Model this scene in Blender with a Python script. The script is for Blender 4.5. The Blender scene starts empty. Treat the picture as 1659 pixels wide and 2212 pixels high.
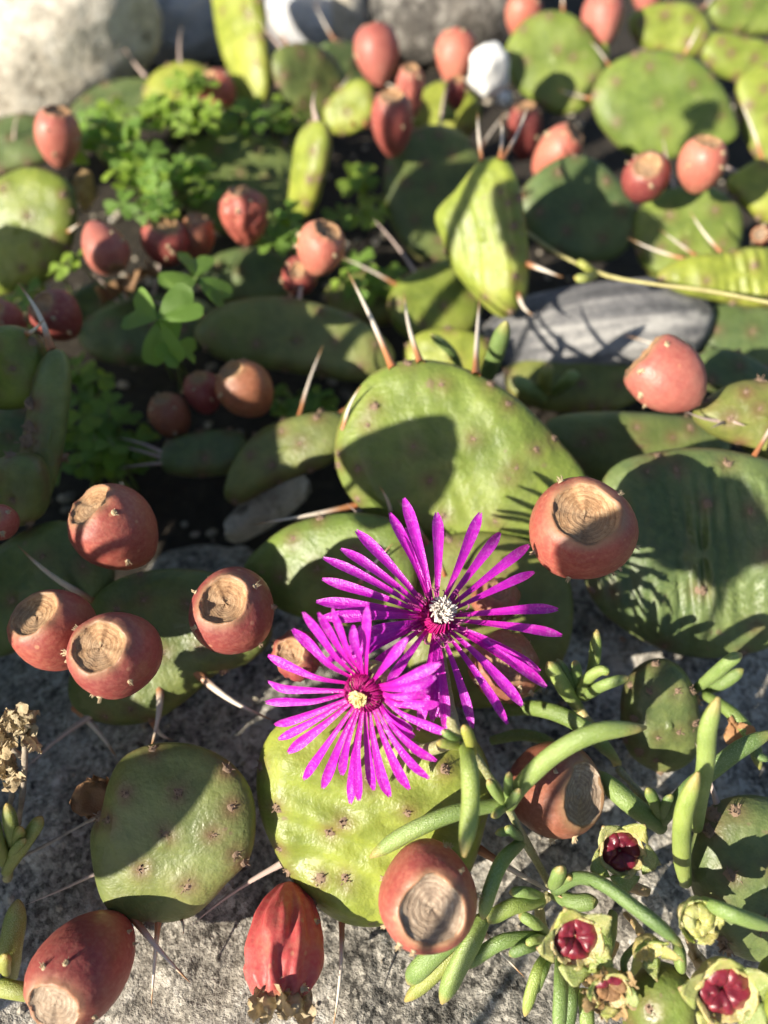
import bpy, math, random
import numpy as np
from mathutils import Vector, Matrix

random.seed(7)
RNG = np.random.default_rng(11)
scene = bpy.context.scene
COL = scene.collection

# ------------------------------------------------------------------ camera
PITCH = math.radians(54.0)
CAM_H = 0.18
FPX, CX, CY = 1661.0, 829.5, 1106.0          # pixel units of a 1659 x 2212 copy of the photograph
RV = Vector((1, 0, 0))
UV = Vector((0, math.sin(PITCH), math.cos(PITCH)))
FV = Vector((0, math.cos(PITCH), -math.sin(PITCH)))
CAM = Vector((0, 0, CAM_H))
cd = bpy.data.cameras.new('camera')
cd.sensor_fit = 'HORIZONTAL'
cd.sensor_width = 36.0
cd.lens = 36.0 * FPX / 1659.0
cd.clip_start = 0.005
cd.clip_end = 200.0
cd.dof.use_dof = True
cd.dof.focus_distance = 0.146
cd.dof.aperture_fstop = 12.0
cam = bpy.data.objects.new('camera', cd)
COL.objects.link(cam)
cam.location = CAM
cam.rotation_euler = (math.pi / 2 - PITCH, 0, 0)
scene.camera = cam

# ------------------------------------------------------------------ light
SUN = Vector((-0.70, -0.53, 0.47)).normalized()      # towards the sun
world = bpy.data.worlds.new('World')
scene.world = world
world.use_nodes = True
wn = world.node_tree
sky = wn.nodes.new('ShaderNodeTexSky')
sky.sky_type = 'NISHITA'
sky.sun_disc = False
sky.sun_elevation = math.asin(SUN.z)
sky.sun_rotation = math.atan2(SUN.x, SUN.y)
bg = wn.nodes['Background']
bg.inputs['Strength'].default_value = 0.062
wn.links.new(sky.outputs['Color'], bg.inputs['Color'])
sl = bpy.data.lights.new('sun', 'SUN')
sl.energy = 5.0
sl.angle = math.radians(0.53)
sl.color = (1.0, 0.91, 0.76)
sun = bpy.data.objects.new('sun', sl)
COL.objects.link(sun)
sun.location = SUN * 3
sun.rotation_euler = SUN.to_track_quat('Z', 'Y').to_euler()
vs = scene.view_settings
vs.view_transform = 'Standard'
vs.look = 'None'
vs.exposure = 1.0
vs.gamma = 1.0
vs.use_curve_mapping = False
scene.render.engine = 'CYCLES'
scene.cycles.use_denoising = True
scene.cycles.max_bounces = 6
scene.cycles.use_adaptive_sampling = True
scene.cycles.adaptive_threshold = 0.03

# ------------------------------------------------------------------ pixels -> places
def ray(px, py):
    return FV + RV * ((px - CX) / FPX) - UV * ((py - CY) / FPX)
def P(px, py, d):
    return CAM + ray(px, py) * d
def depth_z(px, py, z):
    return (z - CAM_H) / ray(px, py).z
def onz(px, py, z):
    return P(px, py, depth_z(px, py, z))
def cv(r, u, c):
    return (RV * r + UV * u - FV * c).normalized()
def depth_of(p):
    return (Vector(p) - CAM).dot(FV)

# ------------------------------------------------------------------ numpy noise
def _h(ix, iy, iz):
    n = (ix * 374761393 + iy * 668265263 + iz * 1274126177) & 0xFFFFFFFF
    n = ((n ^ (n >> 13)) * 1103515245) & 0xFFFFFFFF
    n = ((n ^ (n >> 16)) * 2246822519) & 0xFFFFFFFF
    return ((n ^ (n >> 15)) & 0xFFFF) / 65535.0 * 2 - 1
def vn(x, y, z=0.0):
    x, y, z = np.broadcast_arrays(np.asarray(x, float), np.asarray(y, float), np.asarray(z, float))
    i, j, k = np.floor(x).astype(np.int64), np.floor(y).astype(np.int64), np.floor(z).astype(np.int64)
    fx, fy, fz = x - i, y - j, z - k
    fx, fy, fz = [f * f * f * (f * (f * 6 - 15) + 10) for f in (fx, fy, fz)]
    r = 0
    for a in (0, 1):
        for b in (0, 1):
            for c in (0, 1):
                w = (fx if a else 1 - fx) * (fy if b else 1 - fy) * (fz if c else 1 - fz)
                r = r + w * _h(i + a, j + b, k + c)
    return r
def fbm(x, y, z=0.0, o=4):
    s, a, t = 0, 1.0, 0
    for q in range(o):
        s = s + a * vn(np.asarray(x) * 2 ** q + 17 * q, np.asarray(y) * 2 ** q, np.asarray(z) * 2 ** q)
        t += a
        a *= 0.5
    return s / t

# ------------------------------------------------------------------ object helpers
def mesh_data(name, verts, faces, mat, smooth=True, attr=None):
    m = bpy.data.meshes.new(name)
    m.from_pydata([tuple(v) for v in verts], [], [tuple(int(i) for i in f) for f in faces])
    if mat: m.materials.append(mat)
    if smooth: m.polygons.foreach_set('use_smooth', [True] * len(m.polygons))
    if attr:
        for k, a in attr.items():
            t = m.attributes.new(k, 'FLOAT', 'POINT')
            t.data.foreach_set('value', np.asarray(a, np.float32))
    m.update()
    return m
def put(name, me, matrix, parent=None):
    o = bpy.data.objects.new(name, me)
    COL.objects.link(o)
    if parent is not None:
        o.parent = parent
        o.matrix_basis = parent_world(parent).inverted() @ matrix
    else:
        o.matrix_basis = matrix
    o['_w'] = [v for row in matrix for v in row]
    return o
def parent_world(o):
    v = o['_w']
    return Matrix([v[0:4], v[4:8], v[8:12], v[12:16]])
def root(name, label, cat, loc, group=None):
    o = bpy.data.objects.new(name, None)
    COL.objects.link(o)
    o.empty_display_size = 0.005
    M = Matrix.Translation(loc)
    o.matrix_basis = M
    o['_w'] = [v for row in M for v in row]
    tag(o, label, cat, group)
    return o
def tag(o, label=None, cat=None, group=None, kind=None):
    if label: o['label'] = label
    if cat: o['category'] = cat
    if group: o['group'] = group
    if kind: o['kind'] = kind
def frame(loc, z, x=None):
    z = Vector(z).normalized()
    x = Vector(x) if x is not None else Vector((1, 0, 0))
    x = x - z * x.dot(z)
    if x.length < 1e-4:
        x = Vector((0, 1, 0)) - z * z.y
    x.normalize()
    y = z.cross(x)
    return Matrix(((x.x, y.x, z.x, loc[0]), (x.y, y.y, z.y, loc[1]), (x.z, y.z, z.z, loc[2]), (0, 0, 0, 1)))

# ------------------------------------------------------------------ materials
class NT:
    def __init__(s, name):
        s.m = bpy.data.materials.new(name)
        s.m.use_nodes = True
        s.t = s.m.node_tree
        s.b = s.t.nodes['Principled BSDF']
        s.co = s.t.nodes.new('ShaderNodeTexCoord')
    def n(s, ty, **kw):
        o = s.t.nodes.new(ty)
        for k, v in kw.items():
            if k in o.inputs: s.set(o.inputs[k], v)
            else: setattr(o, k, v)
        return o
    def set(s, i, v):
        if hasattr(v, 'is_output') or isinstance(v, bpy.types.NodeSocket): s.t.links.new(v, i)
        else: i.default_value = v
    def P(s, **kw):
        for k, v in kw.items(): s.set(s.b.inputs[k.replace('_', ' ')], v)
    def noise(s, scale, detail=4, rough=0.55, vec=None, dist=0.0):
        o = s.n('ShaderNodeTexNoise', Scale=scale, Detail=detail, Roughness=rough, Distortion=dist)
        s.t.links.new(vec or s.co.outputs['Object'], o.inputs['Vector'])
        return o.outputs['Fac']
    def voro(s, scale, feature='F1', out='Distance', vec=None):
        o = s.n('ShaderNodeTexVoronoi', Scale=scale)
        o.feature = feature
        s.t.links.new(vec or s.co.outputs['Object'], o.inputs['Vector'])
        return o.outputs[out]
    def ramp(s, fac, stops, interp='LINEAR'):
        o = s.t.nodes.new('ShaderNodeValToRGB')
        o.color_ramp.interpolation = interp
        e = o.color_ramp.elements
        while len(e) < len(stops): e.new(0.5)
        for q, (p, c) in zip(e, stops):
            q.position = p
            q.color = (*c, 1) if len(c) == 3 else c
        s.t.links.new(fac, o.inputs['Fac'])
        return o.outputs['Color']
    def mix(s, fac, a, b, mode='MIX'):
        o = s.t.nodes.new('ShaderNodeMix')
        o.data_type = 'RGBA'
        o.blend_type = mode
        s.set(o.inputs[0], fac)
        s.set(o.inputs[6], a if not isinstance(a, tuple) else (*a, 1))
        s.set(o.inputs[7], b if not isinstance(b, tuple) else (*b, 1))
        return o.outputs[2]
    def math(s, op, a, b=0.0):
        o = s.t.nodes.new('ShaderNodeMath')
        o.operation = op
        s.set(o.inputs[0], a)
        s.set(o.inputs[1], b)
        return o.outputs[0]
    def attr(s, name):
        o = s.t.nodes.new('ShaderNodeAttribute')
        o.attribute_name = name
        return o.outputs['Fac']
    def rand(s):
        return s.n('ShaderNodeObjectInfo').outputs['Random']
    def bump(s, h, strength, dist):
        o = s.n('ShaderNodeBump', Strength=strength, Distance=dist)
        s.t.links.new(h, o.inputs['Height'])
        s.t.links.new(o.outputs['Normal'], s.b.inputs['Normal'])
        return o

def g3(v): return (v, v, v)

def mat_pad(name, dark, light, yellow, sss=0.12):
    k = NT(name)
    big = k.noise(38, 4, 0.6)
    col = k.ramp(big, [(0.30, dark), (0.52, light), (0.78, yellow)])
    fine = k.noise(420, 3, 0.6)
    col = k.mix(k.ramp(fine, [(0.35, g3(0.0)), (0.7, g3(0.35))]), col, k.mix(0.5, col, (0.28, 0.31, 0.09)))
    bloom = k.ramp(k.noise(90, 5, 0.7), [(0.55, g3(0)), (0.75, g3(0.35))])
    col = k.mix(bloom, col, (0.23, 0.28, 0.13))
    hue = k.ramp(k.rand(), [(0.0, (0.85, 0.92, 0.9)), (0.5, (1, 1, 1)), (1.0, (1.12, 1.04, 0.82))])
    col = k.mix(1.0, col, hue, 'MULTIPLY')
    mot = k.ramp(k.noise(230, 4, 0.65), [(0.40, g3(0.42)), (0.55, g3(0))])
    col = k.mix(mot, col, k.mix(0.6, col, (0.05, 0.075, 0.02)))
    cork = k.ramp(k.noise(150, 3, 0.6), [(0.69, g3(0)), (0.73, g3(0.7))])
    col = k.mix(cork, col, (0.20, 0.15, 0.09))
    st = k.math('MULTIPLY', k.attr('stain'), k.ramp(k.noise(260, 3), [(0.3, g3(0.5)), (0.6, g3(1.0))]))
    col = k.mix(st, col, (0.15, 0.065, 0.045))
    k.P(Base_Color=col, Roughness=k.ramp(k.noise(160, 3), [(0.3, g3(0.36)), (0.7, g3(0.56))]), Subsurface_Weight=sss, Subsurface_Scale=0.0022)
    k.b.inputs['Subsurface Radius'].default_value = (0.7, 1.0, 0.25)
    k.b.inputs['Specular IOR Level'].default_value = 0.4
    h = k.math('ADD', k.math('MULTIPLY', k.noise(130, 4, 0.6), 1.0), k.math('MULTIPLY', k.noise(900, 2, 0.6), 0.22))
    k.bump(h, 0.46, 0.0016)
    return k.m

def mat_fruit(name, a, b, c):
    k = NT(name)
    col = k.ramp(k.noise(70, 4, 0.6), [(0.28, a), (0.5, b), (0.75, c)])
    fine = k.ramp(k.noise(1100, 2, 0.6), [(0.4, g3(0)), (0.7, g3(0.25))])
    col = k.mix(fine, col, (0.55, 0.26, 0.18))
    spots = k.ramp(k.voro(230), [(0.07, g3(0.7)), (0.13, g3(0))])
    col = k.mix(spots, col, (0.50, 0.24, 0.15))
    hue = k.ramp(k.rand(), [(0.0, (0.85, 0.82, 0.85)), (0.5, (1, 1, 1)), (1.0, (1.1, 1.12, 1.0))])
    col = k.mix(1.0, col, hue, 'MULTIPLY')
    col = k.mix(k.attr('stain'), col, (0.34, 0.22, 0.12))
    k.P(Base_Color=col, Roughness=k.ramp(k.noise(200, 3), [(0.3, g3(0.38)), (0.7, g3(0.60))]), Subsurface_Weight=0.15, Subsurface_Scale=0.003)
    k.b.inputs['Subsurface Radius'].default_value = (1.0, 0.3, 0.2)
    k.b.inputs['Specular IOR Level'].default_value = 0.42
    k.bump(k.math('ADD', k.noise(260, 4, 0.6), k.math('MULTIPLY', k.noise(1500, 2), 0.3)), 0.28, 0.0008)
    return k.m

def mat_scar(name, lo, hi, pale):
    k = NT(name)
    sep = k.n('ShaderNodeSeparateXYZ')
    k.t.links.new(k.co.outputs['Object'], sep.inputs[0])
    r = k.math('SQRT', k.math('ADD', k.math('POWER', sep.outputs[0], 2.0), k.math('POWER', sep.outputs[1], 2.0)))
    rr = k.math('ADD', k.math('MULTIPLY', r, 1.0), k.math('MULTIPLY', k.noise(260, 4, 0.65), 0.0022))
    ring = k.math('SINE', k.math('MULTIPLY', rr, 7200.0))
    ring2 = k.math('SINE', k.math('MULTIPLY', rr, 15500.0))
    w = k.math('ADD', k.math('MULTIPLY', ring, 0.075), k.math('MULTIPLY', ring2, 0.045))
    w = k.math('MULTIPLY', w, k.ramp(k.noise(210, 3, 0.6), [(0.30, g3(0.35)), (0.55, g3(1.0))]))
    f = k.math('ADD', k.math('ADD', w, k.noise(480, 5, 0.75)), 0.0)
    col = k.ramp(f, [(0.22, lo), (0.48, hi), (0.78, pale)])
    col = k.mix(k.ramp(k.noise(150, 4), [(0.45, g3(0)), (0.65, g3(0.65))]), col, (0.20, 0.14, 0.09))
    k.P(Base_Color=col, Roughness=0.75)
    k.bump(f, 0.6, 0.0005)
    return k.m

def mat_leafy(name, a, b, scale=120, rough=0.42, sss=0.15, pap=3800, papn=0.42, tip=None):
    k = NT(name)
    col = k.ramp(k.noise(scale, 3), [(0.3, a), (0.7, b)])
    hue = k.ramp(k.rand(), [(0.0, (0.82, 0.9, 0.9)), (0.5, (1, 1, 1)), (1.0, (1.18, 1.1, 0.85))])
    col = k.mix(1.0, col, hue, 'MULTIPLY')
    col = k.mix(k.ramp(k.voro(pap), [(0.15, g3(0.55)), (0.4, g3(0))]), col, k.mix(0.5, col, (0.60, 0.66, 0.48)))
    if tip:
        col = k.mix(k.ramp(k.attr('t'), [(0.86, g3(0)), (1.0, g3(0.8))]), col, tip)
    k.P(Base_Color=col, Roughness=rough, Subsurface_Weight=sss, Subsurface_Scale=0.002)
    k.b.inputs['Subsurface Radius'].default_value = (0.7, 1.0, 0.2)
    k.bump(k.voro(pap), papn, 0.0003)
    return k.m

def mat_thin(name, a, b, scale=150, rough=0.5, trans=0.35, tint=None, t_attr=None, sparkle=None):
    k = NT(name)
    col = k.ramp(k.noise(scale, 3), [(0.3, a), (0.7, b)])
    if t_attr:
        col = k.mix(k.ramp(k.attr('t'), t_attr[0]), col, t_attr[1])
    hue = k.ramp(k.rand(), [(0.0, (0.85, 0.9, 0.9)), (0.5, (1, 1, 1)), (1.0, (1.12, 1.08, 0.95))])
    col = k.mix(1.0, col, hue, 'MULTIPLY')
    if sparkle:
        cb = k.n('ShaderNodeCombineXYZ')
        k.t.links.new(k.attr('s'), cb.inputs[0]); k.t.links.new(k.attr('t'), cb.inputs[1])
        st = k.noise(3.2, 3, .65, cb.outputs[0])
        col = k.mix(k.ramp(st, [(0.35, g3(0.55)), (0.6, g3(0))]), col, (0.30, 0.002, 0.40))
        col = k.mix(k.math('MULTIPLY', k.ramp(k.noise(1300, 3, .7), [(0.48, g3(0)), (0.70, g3(0.9))]), k.ramp(k.attr('t'), [(0.45, g3(0.1)), (0.9, g3(0.8))])), col, sparkle)  # pale sun sparkle painted into the petal colour, strongest towards the tips
    k.P(Base_Color=col, Roughness=rough)
    tr = k.n('ShaderNodeBsdfTranslucent')
    k.t.links.new(tint and k.mix(1.0, col, tint, 'MULTIPLY') or col, tr.inputs['Color'])
    mx = k.n('ShaderNodeMixShader')
    mx.inputs[0].default_value = trans
    k.t.links.new(k.b.outputs[0], mx.inputs[1])
    k.t.links.new(tr.outputs[0], mx.inputs[2])
    k.t.links.new(mx.outputs[0], k.t.nodes['Material Output'].inputs['Surface'])
    k.bump(k.math('ADD', k.noise(700, 2), k.voro(3200)), 0.35, 0.0003)
    return k.m

def mat_granite(name, dark, mid, light, s=1.0, warm=None):
    k = NT(name)
    f = k.math('ADD', k.math('MULTIPLY', k.noise(520 * s, 3, 0.75), 0.62), k.math('MULTIPLY', k.voro(900 * s, out='Color'), 0.30))
    big = k.noise(55 * s, 5, 0.65)
    f = k.math('ADD', f, k.math('MULTIPLY', k.math('SUBTRACT', big, 0.5), 0.85))
    col = k.ramp(f, [(0.27, dark), (0.40, mid), (0.56, light), (0.78, (0.66, 0.64, 0.59))])
    col = k.mix(k.ramp(k.noise(24 * s, 4, 0.6), [(0.45, g3(0)), (0.7, g3(0.55))]), col, k.mix(0.6, col, warm or (0.20, 0.16, 0.12)))
    k.P(Base_Color=col, Roughness=0.85)
    h = k.math('ADD', k.noise(420 * s, 4, 0.75), k.math('MULTIPLY', k.noise(110 * s, 4, 0.6), 1.6))
    k.bump(h, 0.75, 0.0018)
    return k.m

def mat_plain(name, a, b, scale=200, rough=0.7, bump=0.3, dist=0.0005, sss=0.0):
    k = NT(name)
    k.P(Base_Color=k.ramp(k.noise(scale, 4, 0.65), [(0.3, a), (0.7, b)]), Roughness=rough, Subsurface_Weight=sss, Subsurface_Scale=0.002)
    k.bump(k.noise(scale * 2.2, 4, 0.65), bump, dist)
    return k.m

M = {}
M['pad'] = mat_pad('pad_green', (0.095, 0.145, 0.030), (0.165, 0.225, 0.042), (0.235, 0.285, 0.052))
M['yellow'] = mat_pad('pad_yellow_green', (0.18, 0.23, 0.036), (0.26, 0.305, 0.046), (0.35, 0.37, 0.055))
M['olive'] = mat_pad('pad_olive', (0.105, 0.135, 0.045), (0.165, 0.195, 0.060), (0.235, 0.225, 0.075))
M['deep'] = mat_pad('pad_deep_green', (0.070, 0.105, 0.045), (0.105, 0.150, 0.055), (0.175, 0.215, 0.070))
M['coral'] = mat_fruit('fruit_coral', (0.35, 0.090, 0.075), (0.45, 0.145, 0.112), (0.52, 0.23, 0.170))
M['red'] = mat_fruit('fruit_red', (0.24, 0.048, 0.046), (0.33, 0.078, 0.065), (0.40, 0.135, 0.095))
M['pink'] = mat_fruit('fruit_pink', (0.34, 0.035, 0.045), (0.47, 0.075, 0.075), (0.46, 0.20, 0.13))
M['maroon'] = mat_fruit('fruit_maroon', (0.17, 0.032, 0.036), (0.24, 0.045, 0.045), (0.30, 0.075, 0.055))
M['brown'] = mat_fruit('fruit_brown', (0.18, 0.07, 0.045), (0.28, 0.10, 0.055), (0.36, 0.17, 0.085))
M['scar'] = mat_scar('scar_tan', (0.17, 0.085, 0.040), (0.38, 0.215, 0.105), (0.58, 0.39, 0.225))
M['scar_grey'] = mat_scar('scar_grey', (0.16, 0.11, 0.08), (0.34, 0.25, 0.18), (0.58, 0.48, 0.37))
M['areole'] = mat_plain('areole_wool', (0.10, 0.065, 0.045), (0.36, 0.25, 0.17), 900, 0.9)
M['tuft'] = mat_plain('glochid_tuft', (0.38, 0.28, 0.16), (0.62, 0.50, 0.33), 900, 0.8)
k = NT('spine'); sp = k.n('ShaderNodeSeparateXYZ'); k.t.links.new(k.co.outputs['Generated'], sp.inputs[0])
c1 = k.ramp(sp.outputs[2], [(0.0, (0.36, 0.12, 0.035)), (0.16, (0.42, 0.19, 0.08)), (0.34, (0.70, 0.62, 0.52)), (0.72, (0.74, 0.68, 0.58)), (0.88, (0.40, 0.22, 0.09)), (1.0, (0.22, 0.10, 0.04))])
k.P(Base_Color=k.mix(k.ramp(k.noise(900, 3), [(0.4, g3(0)), (0.7, g3(0.4))]), c1, (0.26, 0.17, 0.13)), Roughness=0.45); M['spine'] = k.m
k = NT('spine_old'); k.P(Base_Color=k.ramp(k.noise(300, 3), [(0.3, (0.36, 0.25, 0.22)), (0.7, (0.56, 0.46, 0.40))]), Roughness=0.6); M['spine_old'] = k.m
M['granite'] = mat_granite('granite', (0.040, 0.037, 0.032), (0.195, 0.182, 0.158), (0.42, 0.392, 0.340))
M['stone_warm'] = mat_granite('stone_warm', (0.13, 0.115, 0.095), (0.38, 0.345, 0.29), (0.58, 0.54, 0.46), 0.30, (0.36, 0.31, 0.22))
M['stone_pale'] = mat_granite('stone_pale', (0.26, 0.275, 0.31), (0.52, 0.54, 0.57), (0.72, 0.72, 0.73), 0.4, (0.42, 0.42, 0.44))
M['stone_dark'] = mat_granite('stone_dark', (0.025, 0.025, 0.027), (0.085, 0.082, 0.078), (0.24, 0.23, 0.21), 0.4)
k = NT('stone_banded'); mp = k.n('ShaderNodeMapping'); mp.inputs['Scale'].default_value = (14, 150, 150); k.t.links.new(k.co.outputs['Object'], mp.inputs[0])
f = k.math('ADD', k.math('MULTIPLY', k.noise(1.0, 3, 0.55, mp.outputs[0]), 0.75), k.math('MULTIPLY', k.noise(420, 4, 0.75), 0.28))
col = k.ramp(f, [(0.36, (0.035, 0.037, 0.042)), (0.5, (0.15, 0.15, 0.155)), (0.66, (0.42, 0.41, 0.39))])
k.P(Base_Color=col, Roughness=0.85); k.bump(f, 0.6, 0.001); M['stone_banded'] = k.m
M['grit'] = mat_granite('grit', (0.07, 0.06, 0.05), (0.22, 0.19, 0.15), (0.45, 0.40, 0.32), .25)
M['white'] = mat_plain('white_pebble', (0.70, 0.70, 0.68), (0.82, 0.82, 0.80), 150, 0.5, 0.2)
k = NT('soil'); f = k.noise(180, 6, 0.75); k.P(Base_Color=k.ramp(f, [(0.3, (0.012, 0.010, 0.007)), (0.55, (0.035, 0.027, 0.019)), (0.8, (0.085, 0.065, 0.045))]), Roughness=0.95); k.bump(f, 1.0, 0.003); M['soil'] = k.m
M['ice'] = mat_leafy('ice_leaf', (0.17, 0.245, 0.062), (0.26, 0.345, 0.105), tip=(0.44, 0.29, 0.12))
M['ice_dark'] = mat_leafy('ice_leaf_deep', (0.10, 0.165, 0.045), (0.165, 0.245, 0.075), tip=(0.34, 0.30, 0.09))
M['ice_yellow'] = mat_leafy('ice_leaf_yellow', (0.22, 0.25, 0.050), (0.31, 0.33, 0.085), tip=(0.42, 0.28, 0.09))
M['ice_stem'] = mat_leafy('ice_stem', (0.27, 0.26, 0.11), (0.38, 0.33, 0.18), rough=0.55, pap=1800)
M['pedicel'] = mat_leafy('capsule_stalk', (0.44, 0.25, 0.14), (0.52, 0.38, 0.18), rough=0.5, pap=1800)
M['cup'] = mat_leafy('capsule_cup', (0.30, 0.30, 0.10), (0.44, 0.34, 0.17), scale=260, rough=0.5, pap=2200)
M['sepal'] = mat_leafy('sepal', (0.18, 0.26, 0.055), (0.36, 0.33, 0.13), scale=220, rough=0.45, tip=(0.45, 0.27, 0.16))
M['bud'] = mat_leafy('green_capsule', (0.30, 0.35, 0.10), (0.46, 0.40, 0.20), scale=200, rough=0.42)
k = NT('red_lobe'); k.P(Base_Color=k.ramp(k.noise(330, 4), [(0.3, (0.085, 0.007, 0.018)), (0.6, (0.20, 0.017, 0.032)), (0.8, (0.32, 0.06, 0.06))]), Roughness=0.38, Subsurface_Weight=0.15, Subsurface_Scale=0.0015)
k.b.inputs['Coat Weight'].default_value = 0.08; k.bump(k.noise(1200, 3), 0.3, 0.0004); M['lobe'] = k.m
M['lobe_dark'] = mat_plain('maroon_lobe', (0.07, 0.006, 0.016), (0.20, 0.018, 0.035), 300, 0.3, sss=.1)
M['dry_pale'] = mat_thin('dry_husk_pale', (0.30, 0.22, 0.12), (0.56, 0.46, 0.31), 400, 0.7, 0.15)
M['dry'] = mat_thin('dry_husk', (0.28, 0.17, 0.075), (0.52, 0.38, 0.20), 240, 0.7, 0.2)
M['dead'] = mat_thin('dead_leaf', (0.22, 0.11, 0.05), (0.42, 0.24, 0.12), 160, 0.7, 0.2)
M['petal'] = mat_thin('petal_magenta', (0.56, 0.009, 0.52), (0.72, 0.034, 0.64), 260, 0.34, 0.30, None,
                      ([(0.0, g3(0.9)), (0.22, g3(0.35)), (0.5, g3(0))], (0.62, 0.008, 0.27)), (0.74, 0.26, 0.74))
M['filament'] = mat_thin('staminode_pink', (0.60, 0.05, 0.36), (0.72, 0.22, 0.52), 300, 0.5, 0.3)
M['core'] = mat_thin('staminode_crimson', (0.46, 0.004, 0.17), (0.60, 0.012, 0.28), 400, 0.5, 0.3)
M['stamen'] = mat_plain('stamen_white', (0.74, 0.64, 0.58), (0.84, 0.80, 0.74), 900, 0.6)
M['anther'] = mat_plain('anther_yellow', (0.70, 0.52, 0.16), (0.82, 0.74, 0.42), 900, 0.6)
M['clover'] = mat_thin('clover_leaf', (0.14, 0.265, 0.042), (0.23, 0.38, 0.075), 160, 0.42, 0.42, (1.1, 1.2, 0.5))
M['clover_y'] = mat_thin('clover_leaf_light', (0.21, 0.34, 0.04), (0.33, 0.46, 0.075), 160, 0.45, 0.45, (1.1, 1.2, 0.4))
M['stalk'] = mat_plain('green_stalk', (0.13, 0.20, 0.05), (0.22, 0.28, 0.08), 200, 0.5, sss=0.1)
M['straw'] = mat_plain('straw', (0.30, 0.26, 0.10), (0.45, 0.42, 0.18), 200, 0.6)
M['twig'] = mat_plain('grey_stalk', (0.22, 0.18, 0.14), (0.42, 0.36, 0.28), 400, 0.8)

# ------------------------------------------------------------------ shared small meshes
def make_spine_mesh(mat, name):
    v, f = [], []
    N, S = 7, 9
    for i in range(S + 1):
        t = i / S
        r = (1 - t) ** 0.75 * (1 + 0.25 * math.exp(-t * 12)) + 0.03
        for j in range(N):
            a = 2 * math.pi * j / N
            v.append((r * math.cos(a) + 1.2 * math.sin(t * math.pi) , r * math.sin(a), t))
    for i in range(S):
        for j in range(N):
            a, b = i * N + j, i * N + (j + 1) % N
            f.append((a, b, b + N, a + N))
    f.append(tuple(range(S * N, S * N + N)))
    return mesh_data(name, v, f, mat)
SPINE = make_spine_mesh(M['spine'], 'spine')
SPINE_OLD = make_spine_mesh(M['spine_old'], 'spine_old')
def make_areole(mat, name, seed, n=11, tall=1.3, dome=0.45):
    rn = random.Random(seed)
    v, f = [], []
    R_, S_ = 4, 9
    v.append((0, 0, dome))
    for i in range(1, R_ + 1):
        r = i / R_
        for j in range(S_):
            a = 2 * math.pi * j / S_
            q = r * (1 + rn.uniform(-.15, .15))
            v.append((q * math.cos(a) * 1.1, q * math.sin(a) * 0.9, dome * (1 - r * r) - 0.15 * (i == R_) + rn.uniform(-.08, .08)))
    for j in range(S_):
        f.append((0, 1 + j, 1 + (j + 1) % S_))
        for i in range(R_ - 1):
            a, b = 1 + i * S_ + j, 1 + i * S_ + (j + 1) % S_
            f.append((a, a + S_, b + S_, b))
    for q in range(n):
        a, r = rn.uniform(0, 6.28), rn.uniform(0, .55)
        bx, by = r * math.cos(a), r * math.sin(a)
        tl = rn.uniform(.5, 1) * tall
        tx, ty = bx * 2 + rn.uniform(-.3, .3), by * 2 + rn.uniform(-.3, .3)
        i0 = len(v)
        for c in range(3):
            b = 2.1 * c
            v.append((bx + .14 * math.cos(b), by + .14 * math.sin(b), 0.05))
        for c in range(3):
            b = 2.1 * c
            v.append((tx + .10 * math.cos(b), ty + .10 * math.sin(b), tl))
        for c in range(3):
            d = (c + 1) % 3
            f.append((i0 + c, i0 + d, i0 + 3 + d, i0 + 3 + c))
        f.append((i0 + 3, i0 + 4, i0 + 5))
    return mesh_data(name, v, f, mat)
AREOLES = [make_areole(M['areole'], 'areole', s, 9, 1.0) for s in range(4)]
TUFTS = [make_areole(M['tuft'], 'tuft', 10 + s, 12, 1.7, 0.35) for s in range(4)]

# ------------------------------------------------------------------ sweep: a tube through points
def catmull(pts, n):
    pts = [Vector(p) for p in pts]
    if len(pts) == 2: pts = [pts[0], (pts[0] + pts[1]) / 2, pts[1]]
    q = [pts[0] * 2 - pts[1]] + pts + [pts[-1] * 2 - pts[-2]]
    out = []
    m = len(pts) - 1
    for i in range(n + 1):
        s = i / n * m
        k = min(int(s), m - 1)
        t = s - k
        a, b, c, d = q[k:k + 4]
        out.append(0.5 * ((2 * b) + (c - a) * t + (2 * a - 5 * b + 4 * c - d) * t * t + (3 * b - a - 3 * c + d) * t ** 3))
    return out
def sweep(name, pts, rad, mat, parent=None, n=18, sides=10, flat=1.0, up=None, tri=0.0, jit=0.0):
    c = catmull(pts, n)
    org = c[0].copy()
    v, f, tt = [], [], []
    x = None
    for i, p in enumerate(c):
        t = i / n
        d = (c[min(i + 1, n)] - c[max(i - 1, 0)]).normalized()
        if x is None:
            ref = up if up is not None else -FV
            x = ref - d * ref.dot(d)
            if x.length < 1e-3: x = RV - d * RV.dot(d)
            x.normalize()
        else:
            x = (x - d * x.dot(d)).normalized()
        y = d.cross(x)
        r = rad(t)
        for j in range(sides):
            a = 2 * math.pi * j / sides
            k = 1 + tri * math.cos(3 * a)
            if jit: k *= 1 + jit * float(vn(i * .7, j * .9, r * 999))
            v.append(p - org + x * (math.cos(a) * r * flat * k) + y * (math.sin(a) * r * k))
            tt.append(t)
    for i in range(n):
        for j in range(sides):
            a, b = i * sides + j, i * sides + (j + 1) % sides
            f.append((a, b, b + sides, a + sides))
    f.append(tuple(range(sides - 1, -1, -1)))
    f.append(tuple(range(n * sides, n * sides + sides)))
    return put(name, mesh_data(name, v, f, mat, attr={'t': tt}), Matrix.Translation(org), parent)

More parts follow.
